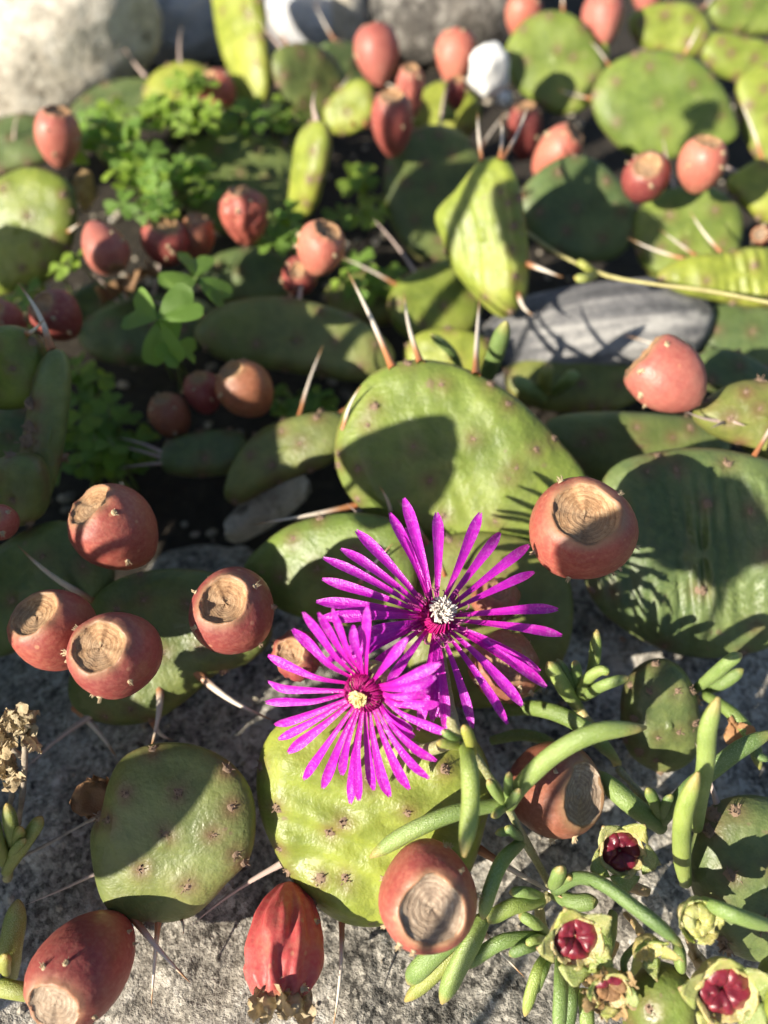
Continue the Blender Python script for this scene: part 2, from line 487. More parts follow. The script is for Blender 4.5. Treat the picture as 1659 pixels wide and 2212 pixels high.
# ------------------------------------------------------------------ cactus pads
def smooth_outline(pts, n=400):
    p = np.array(pts, float)
    m = len(p)
    out = []
    for s in np.linspace(0, m, n, endpoint=False):
        k = int(s); t = s - k
        a, b, c, d = p[(k - 1) % m], p[k % m], p[(k + 1) % m], p[(k + 2) % m]
        out.append(0.5 * (2 * b + (c - a) * t + (2 * a - 5 * b + 4 * c - d) * t * t + (3 * b - a - 3 * c + d) * t ** 3))
    return np.array(out)

def pad(label, outline, z, n=(0, 0, 1), T=0.010, mat='pad', areoles=None, spines=(), wrinkle=None, lump=0.0007,
        group='prickly pear pads', seed=None, stain=0.62, ar=0.00115, bend=0.0, spacing=0.0125, rim=5, shrink=0.0, dz=0.0):
    seed = seed if seed is not None else len(label) * 7 + int(outline[0][0])
    rn = random.Random(seed)
    N = cv(*n)
    o = np.array(outline, float)
    area = 0; c = np.zeros(2)
    for i in range(len(o)):
        a, b = o[i], o[(i + 1) % len(o)]
        w = a[0] * b[1] - b[0] * a[1]
        area += w; c += (a + b) * w
    c = c / (3 * area)
    org = onz(c[0], c[1], z)
    F = frame(org, N, RV)
    Xa, Ya = Vector(F.col[0][:3]), Vector(F.col[1][:3])
    def plane(px, py):
        r = ray(px, py)
        t = (org - CAM).dot(N) / r.dot(N)
        q = CAM + r * t - org
        return q.dot(Xa), q.dot(Ya)
    s = np.array([plane(*q) for q in smooth_outline(o)])
    th, rr = np.arctan2(s[:, 1], s[:, 0]), np.hypot(s[:, 0], s[:, 1])
    od = np.argsort(th); th, rr = th[od], rr[od]
    th = np.concatenate([th - 2 * math.pi, th, th + 2 * math.pi]); rr = np.concatenate([rr, rr, rr])
    NA, NR = 84, 22
    ang = np.linspace(-math.pi, math.pi, NA, endpoint=False)
    Rad = lambda a: np.interp(a, th, rr) * (1 - shrink)
    def mid(x, y):
        return bend * (x * x + 0.4 * y * y) + 0.0016 * fbm(x * 28 + seed, y * 28, 0, 2)
    ar_xy = []
    def disp(x, y):
        h = lump * fbm(x * 75 + seed, y * 75, 3, 3)
        if wrinkle:
            amp, wl, a0 = wrinkle
            q = x * math.cos(a0) + y * math.sin(a0)
            p2 = -x * math.sin(a0) + y * math.cos(a0)
            ph = q / wl * 2 * math.pi + 2.6 * fbm(q * 35 + seed, p2 * 20, 1, 3) + 1.2 * vn(q * 90, p2 * 30, 5)
            env = 0.75 + 0.35 * fbm(x * 45, y * 45, seed, 2)
            h = h + amp * (np.sin(ph) ** 2 * 0.7 + 0.3 * np.sin(ph * 0.5 + 1)) * env
        for (ax, ay) in ar_xy:
            d2 = (x - ax) ** 2 + (y - ay) ** 2
            h = h + 0.00055 * np.exp(-d2 / (0.0032 ** 2)) - 0.00045 * np.exp(-d2 / (0.0013 ** 2))
        return h
    def thick(rho):
        return T * .42 * np.sqrt(np.clip(1 - rho ** 4.6, 0, 1)) * (1 - .10 * rho)
    # areole positions
    if areoles is None:
        pts = []
        sx = spacing; row = 0
        y = -0.1
        while y < 0.1:
            x = -0.1 + (row % 2) * sx / 2
            while x < 0.1:
                jx, jy = x + rn.uniform(-.2, .2) * sx, y + rn.uniform(-.2, .2) * sx
                if math.hypot(jx, jy) < 0.86 * Rad(math.atan2(jy, jx)): pts.append((jx, jy))
                x += sx
            y += sx * 0.8; row += 1
    else:
        pts = [plane(*a) for a in areoles]
    ar_xy = [(a, b) for a, b in pts]
    for q in range(rim):
        a = math.pi * 2 * (q + rn.uniform(.2, .8)) / rim
        pts.append((0.965 * Rad(a) * math.cos(a), 0.965 * Rad(a) * math.sin(a)))
    rho = np.sin(np.linspace(0, 1, NR + 1)[1:] * math.pi / 2)
    verts, faces, stn = [], [], []
    for side in (1, -1):
        R_, A_ = np.meshgrid(rho, ang, indexing='ij')
        rad = Rad(A_) * R_
        x, y = rad * np.cos(A_), rad * np.sin(A_)
        e = np.clip((1 - R_) * 5, 0, 1)
        zz = mid(x, y) + side * (thick(R_) + (disp(x, y) * e if side > 0 else lump * fbm(x * 75, y * 75, 9, 2) * e))
        z0 = mid(np.zeros(1), np.zeros(1))[0] + side * (T / 2 + (disp(np.zeros(1), np.zeros(1))[0] if side > 0 else 0))
        base = len(verts)
        verts.append((0, 0, z0))
        sg = np.zeros_like(x)
        for (ax, ay) in pts:
            sg = np.maximum(sg, np.exp(-((x - ax) ** 2 + (y - ay) ** 2) / (0.0023 ** 2)))
        sg = np.maximum(sg * stain, .55 * np.clip((R_ - .955) / .045, 0, 1) * np.clip(.5 + 1.6 * fbm(x * 160, y * 160, seed, 2), 0, 1))
        stn.append(0)
        for i in range(NR):
            if side < 0 and i == NR - 1: break
            for j in range(NA):
                verts.append((x[i, j], y[i, j], zz[i, j])); stn.append(sg[i, j])
        if side > 0: top_rim = base + 1 + (NR - 1) * NA
        def vid(i, j):
            j %= NA
            if i == NR - 1: return top_rim + j
            return base + 1 + i * NA + j
        for j in range(NA):
            q = (base, vid(0, j), vid(0, j + 1))
            faces.append(q if side > 0 else q[::-1])
            for i in range(NR - 1):
                q = (vid(i, j), vid(i + 1, j), vid(i + 1, j + 1), vid(i, j + 1))
                faces.append(q if side > 0 else q[::-1])
    zs = [(F @ Vector(v)).z for v in verts[::7]]
    r = root('prickly_pear_pad', label, 'cactus pad', Vector((org.x, org.y, max(-0.004, min(zs)))), group)
    pm = put('pad', mesh_data('pad', verts, faces, M[mat], attr={'stain': stn}), F, r)
    for (ax, ay) in pts:
        a = math.atan2(ay, ax); R0 = math.hypot(ax, ay) / max(Rad(a), 1e-6)
        x1, y1 = np.array([ax]), np.array([ay])
        e = min(1, max(0, (1 - R0) * 5))
        zz = float(mid(x1, y1)[0] + thick(np.array([min(R0, 1)]))[0] + disp(x1, y1)[0] * e)
        slope = Vector((math.cos(a), math.sin(a), 0)) * (max(0, R0 - 0.6) * 3.2) + Vector((0, 0, 1))
        k = ar * rn.uniform(.75, 1.2)
        L = frame((ax, ay, zz - 0.0002), slope, (math.cos(rn.uniform(0, 6)), math.sin(rn.uniform(0, 6)), 0)) @ Matrix.Diagonal((k, k, k * .8, 1))
        put('areole', rn.choice(AREOLES), F @ L, pm)
    spines = list(spines)
    if not spines and rim > 3 and rn.random() < .75:
        for q in range(rn.choice((1, 2, 2, 3))):
            a = rn.uniform(.2, 2.9)
            i0 = int((math.pi - a) / (2 * math.pi) * 400) % 400
            so = smooth_outline(o)
            top = so[np.argmin(np.abs(so[:, 0] - (c[0] + (so[:, 0].max() - c[0]) * math.cos(a))) + (so[:, 1] > c[1]) * 999)]
            dx, dy = top[0] - c[0], top[1] - c[1]
            ln = rn.uniform(.012, .022) * FPX / depth_of(org) / max(1, math.hypot(dx, dy))
            spines.append((top[0], top[1], top[0] + dx * ln + rn.uniform(-20, 20), top[1] + dy * ln - 10, rn.uniform(-.006, .006), .0006) + ((1,) if rn.random() < .4 else ()))
    for sp_ in spines:
        bx, by, tx, ty, dd = sp_[:5]
        w = sp_[5] if len(sp_) > 5 else 0.00065
        old = len(sp_) > 6
        u, v = plane(bx, by)
        b = org + Xa * u + Ya * v
        a = math.atan2(v, u); R0 = min(1, math.hypot(u, v) / Rad(a))
        b = b + N * float(thick(np.array([R0]))[0] * 0.8)
        b = P(bx, by, depth_of(b))
        t = P(tx, ty, depth_of(b) + dd)
        if t.z < 0.002: t = onz(tx, ty, 0.002)
        d = t - b
        put('spine', SPINE_OLD if old else SPINE, frame(b - d * 0.03, d, (rn.uniform(-1, 1), rn.uniform(-1, 1), rn.uniform(-1, 1))) @ Matrix.Diagonal((w, w, d.length * 1.03, 1)), r)
    return r

# ------------------------------------------------------------------ fruits
PROF = [(0, .0), (.015, .20), (.08, .40), (.2, .66), (.36, .87), (.52, .98), (.64, 1.0), (.76, .965), (.86, .88), (.93, .77), (.98, .66), (1.0, .585)]
def fruit(label, px, py, w, ratio, axis, z, mat='red', scar=0.58, scar_mat='scar', tufts=5, wrinkle=0.0, dish=0.12, lip=0.03,
          name='prickly_pear_fruit', cat='cactus fruit', group='prickly pear fruits', prof=None, ridge=0.0, husk=False, neck=0.0):
    dish = dish * .38 if dish < .5 else dish
    seed = int(px * 3 + py)
    rn = random.Random(seed)
    d = depth_z(px, py, z)
    R_ = w * .94 * d / FPX / 2
    L = R_ * 2 * ratio
    ctr = P(px, py, d)
    Vw = (CAM - ctr).normalized(); Rw = (RV - Vw * RV.dot(Vw)).normalized(); Uw = Vw.cross(Rw)
    A = (Rw * axis[0] + Uw * axis[1] + Vw * axis[2]).normalized()
    F = frame(ctr - A * (L * 0.54), A, RV)
    pr = np.array(prof or PROF)
    S, N = 26, (44 if wrinkle < .1 else 90)
    ss = np.linspace(0, 1, S + 1) ** 0.9
    rs = np.interp(ss, pr[:, 0], pr[:, 1])
    # blend the end radius towards the wanted scar size
    e = np.clip((ss - .72) / .28, 0, 1) ** 2
    rs = rs * (1 - e) + e * np.maximum(scar, rs * scar / .585)
    v, f, stn = [], [], []
    phi = np.linspace(0, 2 * math.pi, N, endpoint=False)
    sq = 1 + 0.035 * np.cos(2 * phi + seed) + 0.022 * np.cos(3 * phi + seed * 2)
    def rimw(ph):
        return 1 + 0.055 * vn(np.cos(ph) * 1.6 + seed, np.sin(ph) * 1.6, 2) + 0.025 * vn(np.cos(ph) * 5, np.sin(ph) * 5, seed)
    for i, s_ in enumerate(ss):
        r = R_ * rs[i] * sq * (1 + 0.03 * vn(np.cos(phi) * 1.5 + seed, np.sin(phi) * 1.5, s_ * 3))
        if wrinkle:
            r = r * (1 + wrinkle * (np.sin(phi * 8 + 3 * fbm(np.cos(phi) * 2, np.sin(phi) * 2, s_ * 4 + seed, 2)) * (0.35 + 0.65 * s_) + fbm(np.cos(phi) * 3.5, np.sin(phi) * 3.5, s_ * (8 if wrinkle < .1 else 2.2), 2)))
        if ridge:
            r = r * (1 + ridge * np.sin(s_ * 60 + 2 * vn(np.cos(phi) * 2, np.sin(phi) * 2, 1)) * (s_ > .5))
        if i == S: r = r * rimw(phi)
        zz = L * (s_ + (0.018 * vn(np.cos(phi) * 3, np.sin(phi) * 3, seed) if s_ > .9 else 0))
        for j in range(N):
            v.append((r[j] * math.cos(phi[j]), r[j] * math.sin(phi[j]), zz if np.isscalar(zz) else zz[j])); stn.append(max(0.0, (s_ - .955) / .045) * .6)
    # inner lip
    rim = np.array(v[-N:])
    for j in range(N):
        q = rim[j]
        v.append((q[0] * .93, q[1] * .93, q[2] + L * lip * (.35 + .5 * float(vn(j * .45, seed, 2))))); stn.append(.75)
    for j in range(N):
        q = rim[j]
        v.append((q[0] * .84, q[1] * .84, q[2] - L * lip * 1.6)); stn.append(1)
    for i in range(S + 2):
        for j in range(N):
            a, b = i * N + j, i * N + (j + 1) % N
            f.append((a, b, b + N, a + N))
    f.append(tuple(range(N - 1, -1, -1)))
    base = F @ Vector((0, 0, 0))
    lo = min((F @ Vector(q)).z for q in v[::5])
    rt = root(name, label, cat, Vector((ctr.x, ctr.y, max(-0.003, lo))), group)
    put('skin', mesh_data('fruit_skin', v, f, M[mat], attr={'stain': stn}), F, rt)
    if not husk:
        K = 16
        v2, f2 = [(0, 0, 0)], []
        zr = float(np.mean(rim[:, 2]))
        for k_ in range(1, K + 1):
            q = k_ / K
            for j in range(N):
                depth = -(dish * R_ * (1 - q ** 2.2) + .07 * R_ * (1 - q ** 9)) * (1 + .25 * vn(math.cos(phi[j]) * 1.4, math.sin(phi[j]) * 1.4, seed))
                rip = 0.008 * R_ * math.sin(q * 34 + 1.5 * float(vn(math.cos(phi[j]) * 2 + seed, math.sin(phi[j]) * 2, 0)))
                v2.append((rim[j][0] * q * .945, rim[j][1] * q * .945, (rim[j][2] - zr) * q + depth + rip * (1 - q * .4)))
        v2[0] = (0, 0, -dish * R_ * 1.05 - .07 * R_)
        for j in range(N):
            f2.append((0, 1 + j, 1 + (j + 1) % N))
            for k_ in range(K - 1):
                a, b = 1 + k_ * N + j, 1 + k_ * N + (j + 1) % N
                f2.append((a, a + N, b + N, b))
        put('scar', mesh_data('scar', v2, f2, M[scar_mat]), F @ Matrix.Translation((0, 0, zr + .004 * R_)), rt)
    else:
        for q in range(9):
            a = 2 * math.pi * q / 9 + rn.uniform(-.2, .2)
            r0 = R_ * scar
            loc = F @ Vector((r0 * math.cos(a) * .95, r0 * math.sin(a) * .95, L * .97))
            crumple('husk_flake', loc, R_ * rn.uniform(.45, .75), rn.randint(0, 999), M['dry_pale'], rt,
                    (F.to_3x3() @ Vector((math.cos(a) * .4, math.sin(a) * .4, 1))))
    for q in range(tufts):
        a = rn.uniform(0, 6.28)
        s_ = rn.choice([.93, .9, .8, .68, .55, .4]) + rn.uniform(-.02, .02)
        r = R_ * float(np.interp(s_, ss, rs)) * float(1 + 0.035 * math.cos(2 * a + seed) + 0.022 * math.cos(3 * a + seed * 2)) * (1 + .03 * float(vn(math.cos(a) * 1.5 + seed, math.sin(a) * 1.5, s_ * 3)))
        k_ = rn.uniform(.0005, .0008)
        nz = (math.cos(a), math.sin(a), .35 if s_ > .7 else -.1)
        put('areole', rn.choice(TUFTS), F @ frame((r * math.cos(a), r * math.sin(a), L * s_), nz, (0, 0, 1)) @ Matrix.Diagonal((k_, k_, k_, 1)), rt)
    if neck:
        b0 = base + A * 0.002
        b1 = b0 - A * neck + Vector((0, 0, -0.25 * neck))
        sweep('neck', [b0, b1], lambda t: R_ * (.30 + .12 * t), M['pad'] if neck > .004 else M[mat], rt, n=6, sides=12)
    return rt

def crumple(name, loc, size, seed, mat, parent, normal=(0, 0, 1), n=9):
    rn = random.Random(seed)
    F = frame(loc, Vector(normal), (rn.uniform(-1, 1), rn.uniform(-1, 1), rn.uniform(-1, 1)))
    g = np.linspace(-1, 1, n)
    v, f = [], []
    for j in range(n):
        for i in range(n):
            x, y = g[i], g[j]
            k_ = 1 - .28 * x * x * y * y + .25 * float(vn(math.atan2(y, x) * 1.7, seed, 0)) * max(abs(x), abs(y))
            z = 0.55 * float(fbm(x * 1.6 + seed, y * 1.6, seed * .37, 3)) + .3 * (x * x) * rn.choice((1, 1, -1))
            v.append((x * size * k_ * .5, z * size * .5, (y + .5) * size * k_ * .6))
    for j in range(n - 1):
        for i in range(n - 1):
            a = j * n + i
            f.append((a, a + 1, a + n + 1, a + n))
    return put(name, mesh_data(name, v, f, mat), F, parent)

# ------------------------------------------------------------------ stones
def stone(name, label, px, py, z, dims, mat, rot=0.0, seed=1, rough=0.16, cat='stone', tilt=0.0, sub=5, group=None):
    import bmesh
    bm = bmesh.new()
    bmesh.ops.create_icosphere(bm, subdivisions=sub, radius=1.0)
    v = np.array([q.co[:] for q in bm.verts])
    f = [[q.index for q in p.verts] for p in bm.faces]
    bm.free()
    n_ = fbm(v[:, 0] * 1.3 + seed * 3, v[:, 1] * 1.3, v[:, 2] * 1.3 + seed, 5)
    n2 = vn(v[:, 0] * .8 + seed, v[:, 1] * .8 + 5, v[:, 2] * .8)
    sq = np.sign(v) * np.abs(v) ** 0.82
    v = sq * (1 + rough * n_ + .12 * n2)[:, None] * np.array(dims)[None] / 2
    o = put(name, mesh_data(name, v, f, M[mat]), Matrix.Translation(onz(px, py, z)) @ Matrix.Rotation(rot, 4, 'Z') @ Matrix.Rotation(tilt, 4, 'Y'))
    tag(o, label, cat, group)
    return o

# ================================================================== THE SETTING
# soil sheet out to the horizon
rings = [0, .05, .1, .15, .2, .25, .3, .35, .4, .45, .5, .6, .8, 1.2, 2, 4, 8, 16, 32, 60]
NS = 96
v, f = [(0, 0.25, -0.012)], []
for r in rings[1:]:
    for j in range(NS):
        a = 2 * math.pi * j / NS
        x, y = r * math.cos(a), .25 + r * math.sin(a)
        v.append((x, y, -0.012 + min(1, r * 3) * 0.0 + 0.006 * float(fbm(x * 14, y * 14, 2, 3)) + (0.10 * float(fbm(x * .4, y * .4, 7, 2)) * min(1, max(0, r - 1) / 4))))
for j in range(NS):
    f.append((0, 1 + j, 1 + (j + 1) % NS))
    for i in range(len(rings) - 2):
        a, b = 1 + i * NS + j, 1 + i * NS + (j + 1) % NS
        f.append((a, a + NS, b + NS, b))
tag(put('ground', mesh_data('ground', v, f, M['soil']), Matrix()), kind='structure')

# the granite slab the plants grow over
nx, ny = 300, 300
gx = np.linspace(-.21, .21, nx); gy = np.linspace(-.16, .150, ny)
X, Y = np.meshgrid(gx, gy)
edge = np.minimum(np.minimum(X + .21, .21 - X) / .03, np.minimum(Y + .16, .150 + .02 * vn(X * 20, 3) - .02 - Y) / .035)
edge = np.clip(edge, 0, 1)
Z = -0.0035 + 0.0055 * fbm(X * 16, Y * 16, 1, 3) + 0.0022 * fbm(X * 70, Y * 70, 4, 3) + 0.0008 * fbm(X * 260, Y * 260, 2, 2)
Z = Z - .03 * (1 - np.sqrt(np.clip(1 - (1 - edge) ** 2, 0, 1)))
vv = np.stack([X, Y, Z], -1).reshape(-1, 3)
i, j = np.meshgrid(np.arange(nx - 1), np.arange(ny - 1))
a = (j * nx + i).ravel()
ff = np.stack([a, a + 1, a + nx + 1, a + nx], 1)
tag(put('granite_rock', mesh_data('granite_rock', vv, ff, M['granite']), Matrix()), 'broad speckled grey granite rock under the cactus pads and magenta flowers', 'rock')

# stones behind
stone('boulder', 'large rounded warm grey boulder behind the cactus, crossed by a thin shadow', 105, 95, 0.022, (.098, .075, .058), 'stone_warm', 0.30, 3, .10, tilt=-.32)
stone('boulder', 'pale bluish white stone behind the tall narrow pad', 385, 10, 0.010, (.060, .06, .055), 'stone_pale', .2, 5, .14)
stone('boulder', 'bright white grey stone between tall narrow pad and the dark stone', 640, 0, 0.012, (.09, .07, .055), 'stone_pale', -.1, 9, .14)
stone('boulder', 'dark grey stone with speckled top behind the two coral fruits', 935, -5, 0.014, (.115, .07, .060), 'stone_dark', .1, 12, .14)
stone('boulder', 'cream coloured upright stone edge beside the dark grey stone', 752, 5, 0.02, (.022, .03, .06), 'stone_warm', .1, 14, .14)
stone('banded_stone', 'grey stone with dark parallel bands lying behind the large spiny pad', 1275, 722, 0.010, (.078, .036, .029), 'stone_banded', .12, 21, .09, tilt=-.10)
stone('lichen_stone', 'low lichen flecked stone between the sunlit pad tip and green pad', 585, 1092, .000, (.030, .009, .012), 'stone_warm', .75, 41, .2, sub=4)
stone('pebble', 'small white pebble beside the pad with a diagonal shadow', 1058, 150, 0.046, (.016, .013, .017), 'white', .5, 31, .25, cat='pebble', sub=4)
stone('pebble', 'tiny white pebble below the larger white pebble', 1090, 214, 0.022, (.006, .006, .006), 'white', .5, 33, .25, cat='pebble', sub=3)

# ================================================================== CACTUS PADS
UP = (0, -.3, .95)
# --- far row
pad('tall narrow yellow green pad standing in front of the white stones', [(466, -60), (515, -90), (560, -60), (570, 0), (577, 90), (580, 180), (565, 225), (545, 245), (520, 225), (505, 180), (485, 120), (470, 40)], .030, (-.62, -.2, .76), .011, 'yellow', [(556, 40), (560, 90), (566, 140), (545, 25), (500, 30)], wrinkle=(.0007, .006, .3), rim=4)
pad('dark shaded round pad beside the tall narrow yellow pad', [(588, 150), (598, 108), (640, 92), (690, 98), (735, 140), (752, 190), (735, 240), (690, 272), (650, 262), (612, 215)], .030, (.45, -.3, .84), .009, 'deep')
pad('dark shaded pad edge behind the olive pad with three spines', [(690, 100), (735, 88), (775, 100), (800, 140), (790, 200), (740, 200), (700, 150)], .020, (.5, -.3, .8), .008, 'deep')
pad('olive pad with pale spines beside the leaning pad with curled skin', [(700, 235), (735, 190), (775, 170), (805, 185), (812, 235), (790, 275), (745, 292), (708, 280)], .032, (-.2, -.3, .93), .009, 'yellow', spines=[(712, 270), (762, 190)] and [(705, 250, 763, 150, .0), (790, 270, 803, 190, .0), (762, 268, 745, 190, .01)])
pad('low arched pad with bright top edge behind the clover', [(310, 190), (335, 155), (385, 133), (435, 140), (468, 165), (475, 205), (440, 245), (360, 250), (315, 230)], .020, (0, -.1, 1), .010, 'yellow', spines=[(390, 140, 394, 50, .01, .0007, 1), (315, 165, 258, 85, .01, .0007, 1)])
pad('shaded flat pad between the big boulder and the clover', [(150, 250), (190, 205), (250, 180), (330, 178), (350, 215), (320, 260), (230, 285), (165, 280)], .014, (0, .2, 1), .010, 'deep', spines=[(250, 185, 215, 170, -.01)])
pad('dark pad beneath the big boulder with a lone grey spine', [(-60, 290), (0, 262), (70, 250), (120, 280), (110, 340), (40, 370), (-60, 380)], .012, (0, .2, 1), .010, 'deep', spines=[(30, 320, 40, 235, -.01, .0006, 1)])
pad('bright pad with a broad shadow band next to the striped fruit row', [(-50, 420), (0, 383), (60, 361), (112, 370), (150, 397), (163, 440), (161, 500), (142, 560), (108, 603), (50, 625), (-30, 635), (-60, 540)], .030, (-.1, -.25, .95), .011, 'pad', areoles=[(20, 410), (145, 422), (75, 470), (95, 530), (128, 520), (60, 580), (105, 575)], spines=[(150, 500, 175, 480, -.01)])
pad('slender bright pad seen edge on beside shrivelled pink fruit', [(660, 275), (686, 258), (708, 272), (713, 310), (702, 380), (675, 448), (647, 478), (627, 464), (638, 395), (650, 320)], .036, (-.75, -.15, .64), .009, 'yellow', areoles=[(698, 330), (690, 390), (672, 440)], spines=[(686, 262, 681, 195, .0, .0009, 1)], rim=3)
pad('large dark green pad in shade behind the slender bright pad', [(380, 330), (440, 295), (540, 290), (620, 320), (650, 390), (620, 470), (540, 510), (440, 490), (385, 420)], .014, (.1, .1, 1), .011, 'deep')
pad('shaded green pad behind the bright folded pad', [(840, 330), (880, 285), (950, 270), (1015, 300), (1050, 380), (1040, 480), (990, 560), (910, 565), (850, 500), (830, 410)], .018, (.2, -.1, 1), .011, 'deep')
pad('yellow green pad behind the two fruits with crumpled tops', [(890, 230), (920, 190), (965, 175), (1015, 195), (1040, 240), (1020, 290), (960, 310), (905, 290)], .020, (-.1, -.2, 1), .009, 'yellow')
pad('round sunlit pad with diagonal shadow beside the white pebble', [(1088, 120), (1110, 70), (1145, 36), (1190, 24), (1238, 34), (1275, 66), (1298, 115), (1306, 165), (1290, 212), (1250, 240), (1200, 244), (1150, 216), (1105, 180)], .034, (-.15, -.2, .95), .010, 'pad', areoles=[(1185, 40), (1130, 68), (1203, 115), (1135, 138), (1260, 65), (1277, 175), (1240, 210), (1235, 130)])
pad('large bright oval pad with few areoles among the far pads', [(1283, 185), (1320, 138), (1375, 113), (1440, 110), (1505, 130), (1552, 178), (1582, 240), (1592, 292), (1555, 318), (1480, 338), (1405, 347), (1345, 325), (1298, 275), (1277, 225)], .032, (-.1, -.25, .95), .011, 'pad', areoles=[(1398, 150), (1325, 182), (1490, 188), (1417, 228), (1462, 128), (1328, 268), (1430, 290), (1550, 255), (1390, 108)])
pad('yellow pad with red areole spots behind the large bright oval pad', [(1358, 40), (1400, 15), (1460, 5), (1510, 20), (1535, 60), (1530, 105), (1490, 125), (1420, 118), (1372, 95)], .036, (-.1, -.3, .95), .010, 'yellow', areoles=[(1380, 55), (1480, 48), (1478, 98), (1515, 85), (1430, 40)], stain=.9)
pad('olive yellow pad with rusty spots touching the frame of far pads', [(1500, 100), (1540, 72), (1600, 80), (1670, 100), (1720, 150), (1690, 185), (1610, 180), (1545, 160)], .028, (-.1, -.2, .95), .010, 'yellow', areoles=[(1570, 125), (1620, 135), (1550, 100)], stain=.9)
pad('plain green pad high behind the olive yellow rusty pad', [(1530, 20), (1570, -15), (1630, -20), (1690, 10), (1690, 65), (1620, 75), (1555, 60)], .030, (0, -.2, .95), .010, 'pad')
pad('yellow pad partly hidden behind the large bright oval pad', [(1588, 190), (1620, 150), (1690, 140), (1760, 200), (1760, 320), (1700, 365), (1640, 350), (1600, 280)], .026, (-.1, -.2, .95), .010, 'yellow', areoles=[(1610, 235), (1655, 265), (1640, 200)], stain=.8)
pad('bright yellow pad corner below the fruit with a tan crown', [(1570, 400), (1605, 362), (1660, 340), (1740, 360), (1760, 450), (1700, 490), (1630, 470)], .030, (-.2, -.2, .95), .010, 'yellow')
pad('folded bright pad with a vertical shadow line and long rim spines', [(943, 462), (985, 410), (1038, 347), (1088, 342), (1118, 390), (1134, 480), (1141, 560), (1136, 640), (1112, 676), (1085, 688), (1050, 665), (1010, 622), (975, 572), (958, 520)], .040, (-.45, -.25, .86), .012, 'yellow', areoles=[(1108, 440), (1118, 490), (1115, 540), (1122, 600), (1090, 420), (1060, 640)], spines=[(1042, 347, 1032, 238, .005), (1080, 342, 1083, 255, .005), (1085, 345, 1146, 214, .01), (1140, 570, 1218, 600, -.005, .0009), (1120, 632, 1152, 682, -.008, .0009)], wrinkle=(.0009, .007, .2), rim=3)
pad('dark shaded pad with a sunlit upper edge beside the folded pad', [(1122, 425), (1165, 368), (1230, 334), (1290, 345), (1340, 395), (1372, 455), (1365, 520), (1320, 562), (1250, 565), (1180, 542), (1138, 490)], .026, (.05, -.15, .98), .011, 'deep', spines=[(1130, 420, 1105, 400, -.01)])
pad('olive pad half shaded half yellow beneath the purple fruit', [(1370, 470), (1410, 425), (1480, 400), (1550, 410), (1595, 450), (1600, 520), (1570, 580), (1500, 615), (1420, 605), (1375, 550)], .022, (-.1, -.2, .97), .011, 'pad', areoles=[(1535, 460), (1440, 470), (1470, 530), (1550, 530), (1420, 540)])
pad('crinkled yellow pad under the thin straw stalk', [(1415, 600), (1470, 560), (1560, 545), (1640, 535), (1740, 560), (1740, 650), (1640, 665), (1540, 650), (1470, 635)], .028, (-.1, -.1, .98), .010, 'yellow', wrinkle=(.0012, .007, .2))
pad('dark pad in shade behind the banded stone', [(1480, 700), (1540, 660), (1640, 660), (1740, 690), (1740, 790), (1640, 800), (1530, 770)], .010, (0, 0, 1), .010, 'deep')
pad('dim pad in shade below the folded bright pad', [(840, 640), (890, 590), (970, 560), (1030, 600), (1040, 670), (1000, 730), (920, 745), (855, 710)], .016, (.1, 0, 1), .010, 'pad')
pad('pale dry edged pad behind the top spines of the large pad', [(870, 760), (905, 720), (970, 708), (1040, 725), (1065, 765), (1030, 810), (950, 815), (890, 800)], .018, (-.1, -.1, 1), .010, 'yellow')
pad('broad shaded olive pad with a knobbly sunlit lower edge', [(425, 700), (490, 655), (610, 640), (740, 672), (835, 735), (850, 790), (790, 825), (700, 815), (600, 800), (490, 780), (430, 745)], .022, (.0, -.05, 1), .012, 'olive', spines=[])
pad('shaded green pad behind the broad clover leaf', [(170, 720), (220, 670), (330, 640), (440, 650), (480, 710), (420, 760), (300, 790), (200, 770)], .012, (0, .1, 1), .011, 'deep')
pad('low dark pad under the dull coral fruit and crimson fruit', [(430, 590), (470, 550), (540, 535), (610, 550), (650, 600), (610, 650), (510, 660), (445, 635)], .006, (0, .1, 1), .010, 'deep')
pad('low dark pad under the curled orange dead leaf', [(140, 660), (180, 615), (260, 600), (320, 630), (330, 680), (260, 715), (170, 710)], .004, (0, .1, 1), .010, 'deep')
pad('low olive pad in shade between bright coral fruit and folded pad', [(700, 640), (740, 600), (820, 585), (890, 610), (900, 660), (840, 700), (750, 695)], .004, (0, .1, 1), .010, 'olive')
pad('low shaded pad at the foot of the dappled oval pad', [(-60, 930), (0, 880), (50, 880), (90, 930), (60, 990), (-20, 1000)], .012, (0, 0, 1), .010, 'deep')
# --- middle
pad('large green pad with long white spines along its upper rim', [(722, 975), (735, 905), (765, 850), (803, 808), (850, 784), (906, 776), (975, 785), (1040, 812), (1110, 855), (1165, 905), (1212, 955), (1250, 1000), (1272, 1045), (1262, 1100), (1210, 1150), (1110, 1185), (1000, 1190), (905, 1168), (832, 1138), (772, 1092), (736, 1040)], .036, (-.12, -.12, .98), .012, 'pad',
    areoles=[(955, 830), (1098, 872), (1023, 948), (1156, 970), (897, 965), (812, 878), (798, 917), (735, 980), (780, 1010), (1095, 1030), (1112, 1010), (775, 1075), (930, 1035), (1070, 1120), (960, 1110)],
    spines=[(846, 790, 750, 584, .018, .00085), (908, 780, 872, 627, .020, .0008), (1028, 806, 1037, 636, .022, .0009), (765, 1092, 537, 1135, -.004, .0007), (845, 1118, 819, 1049, -.012, .0006), (742, 925, 782, 830, -.006, .0006)], rim=7, ar=.0011, lump=.0013, wrinkle=(.0006, .010, .4))
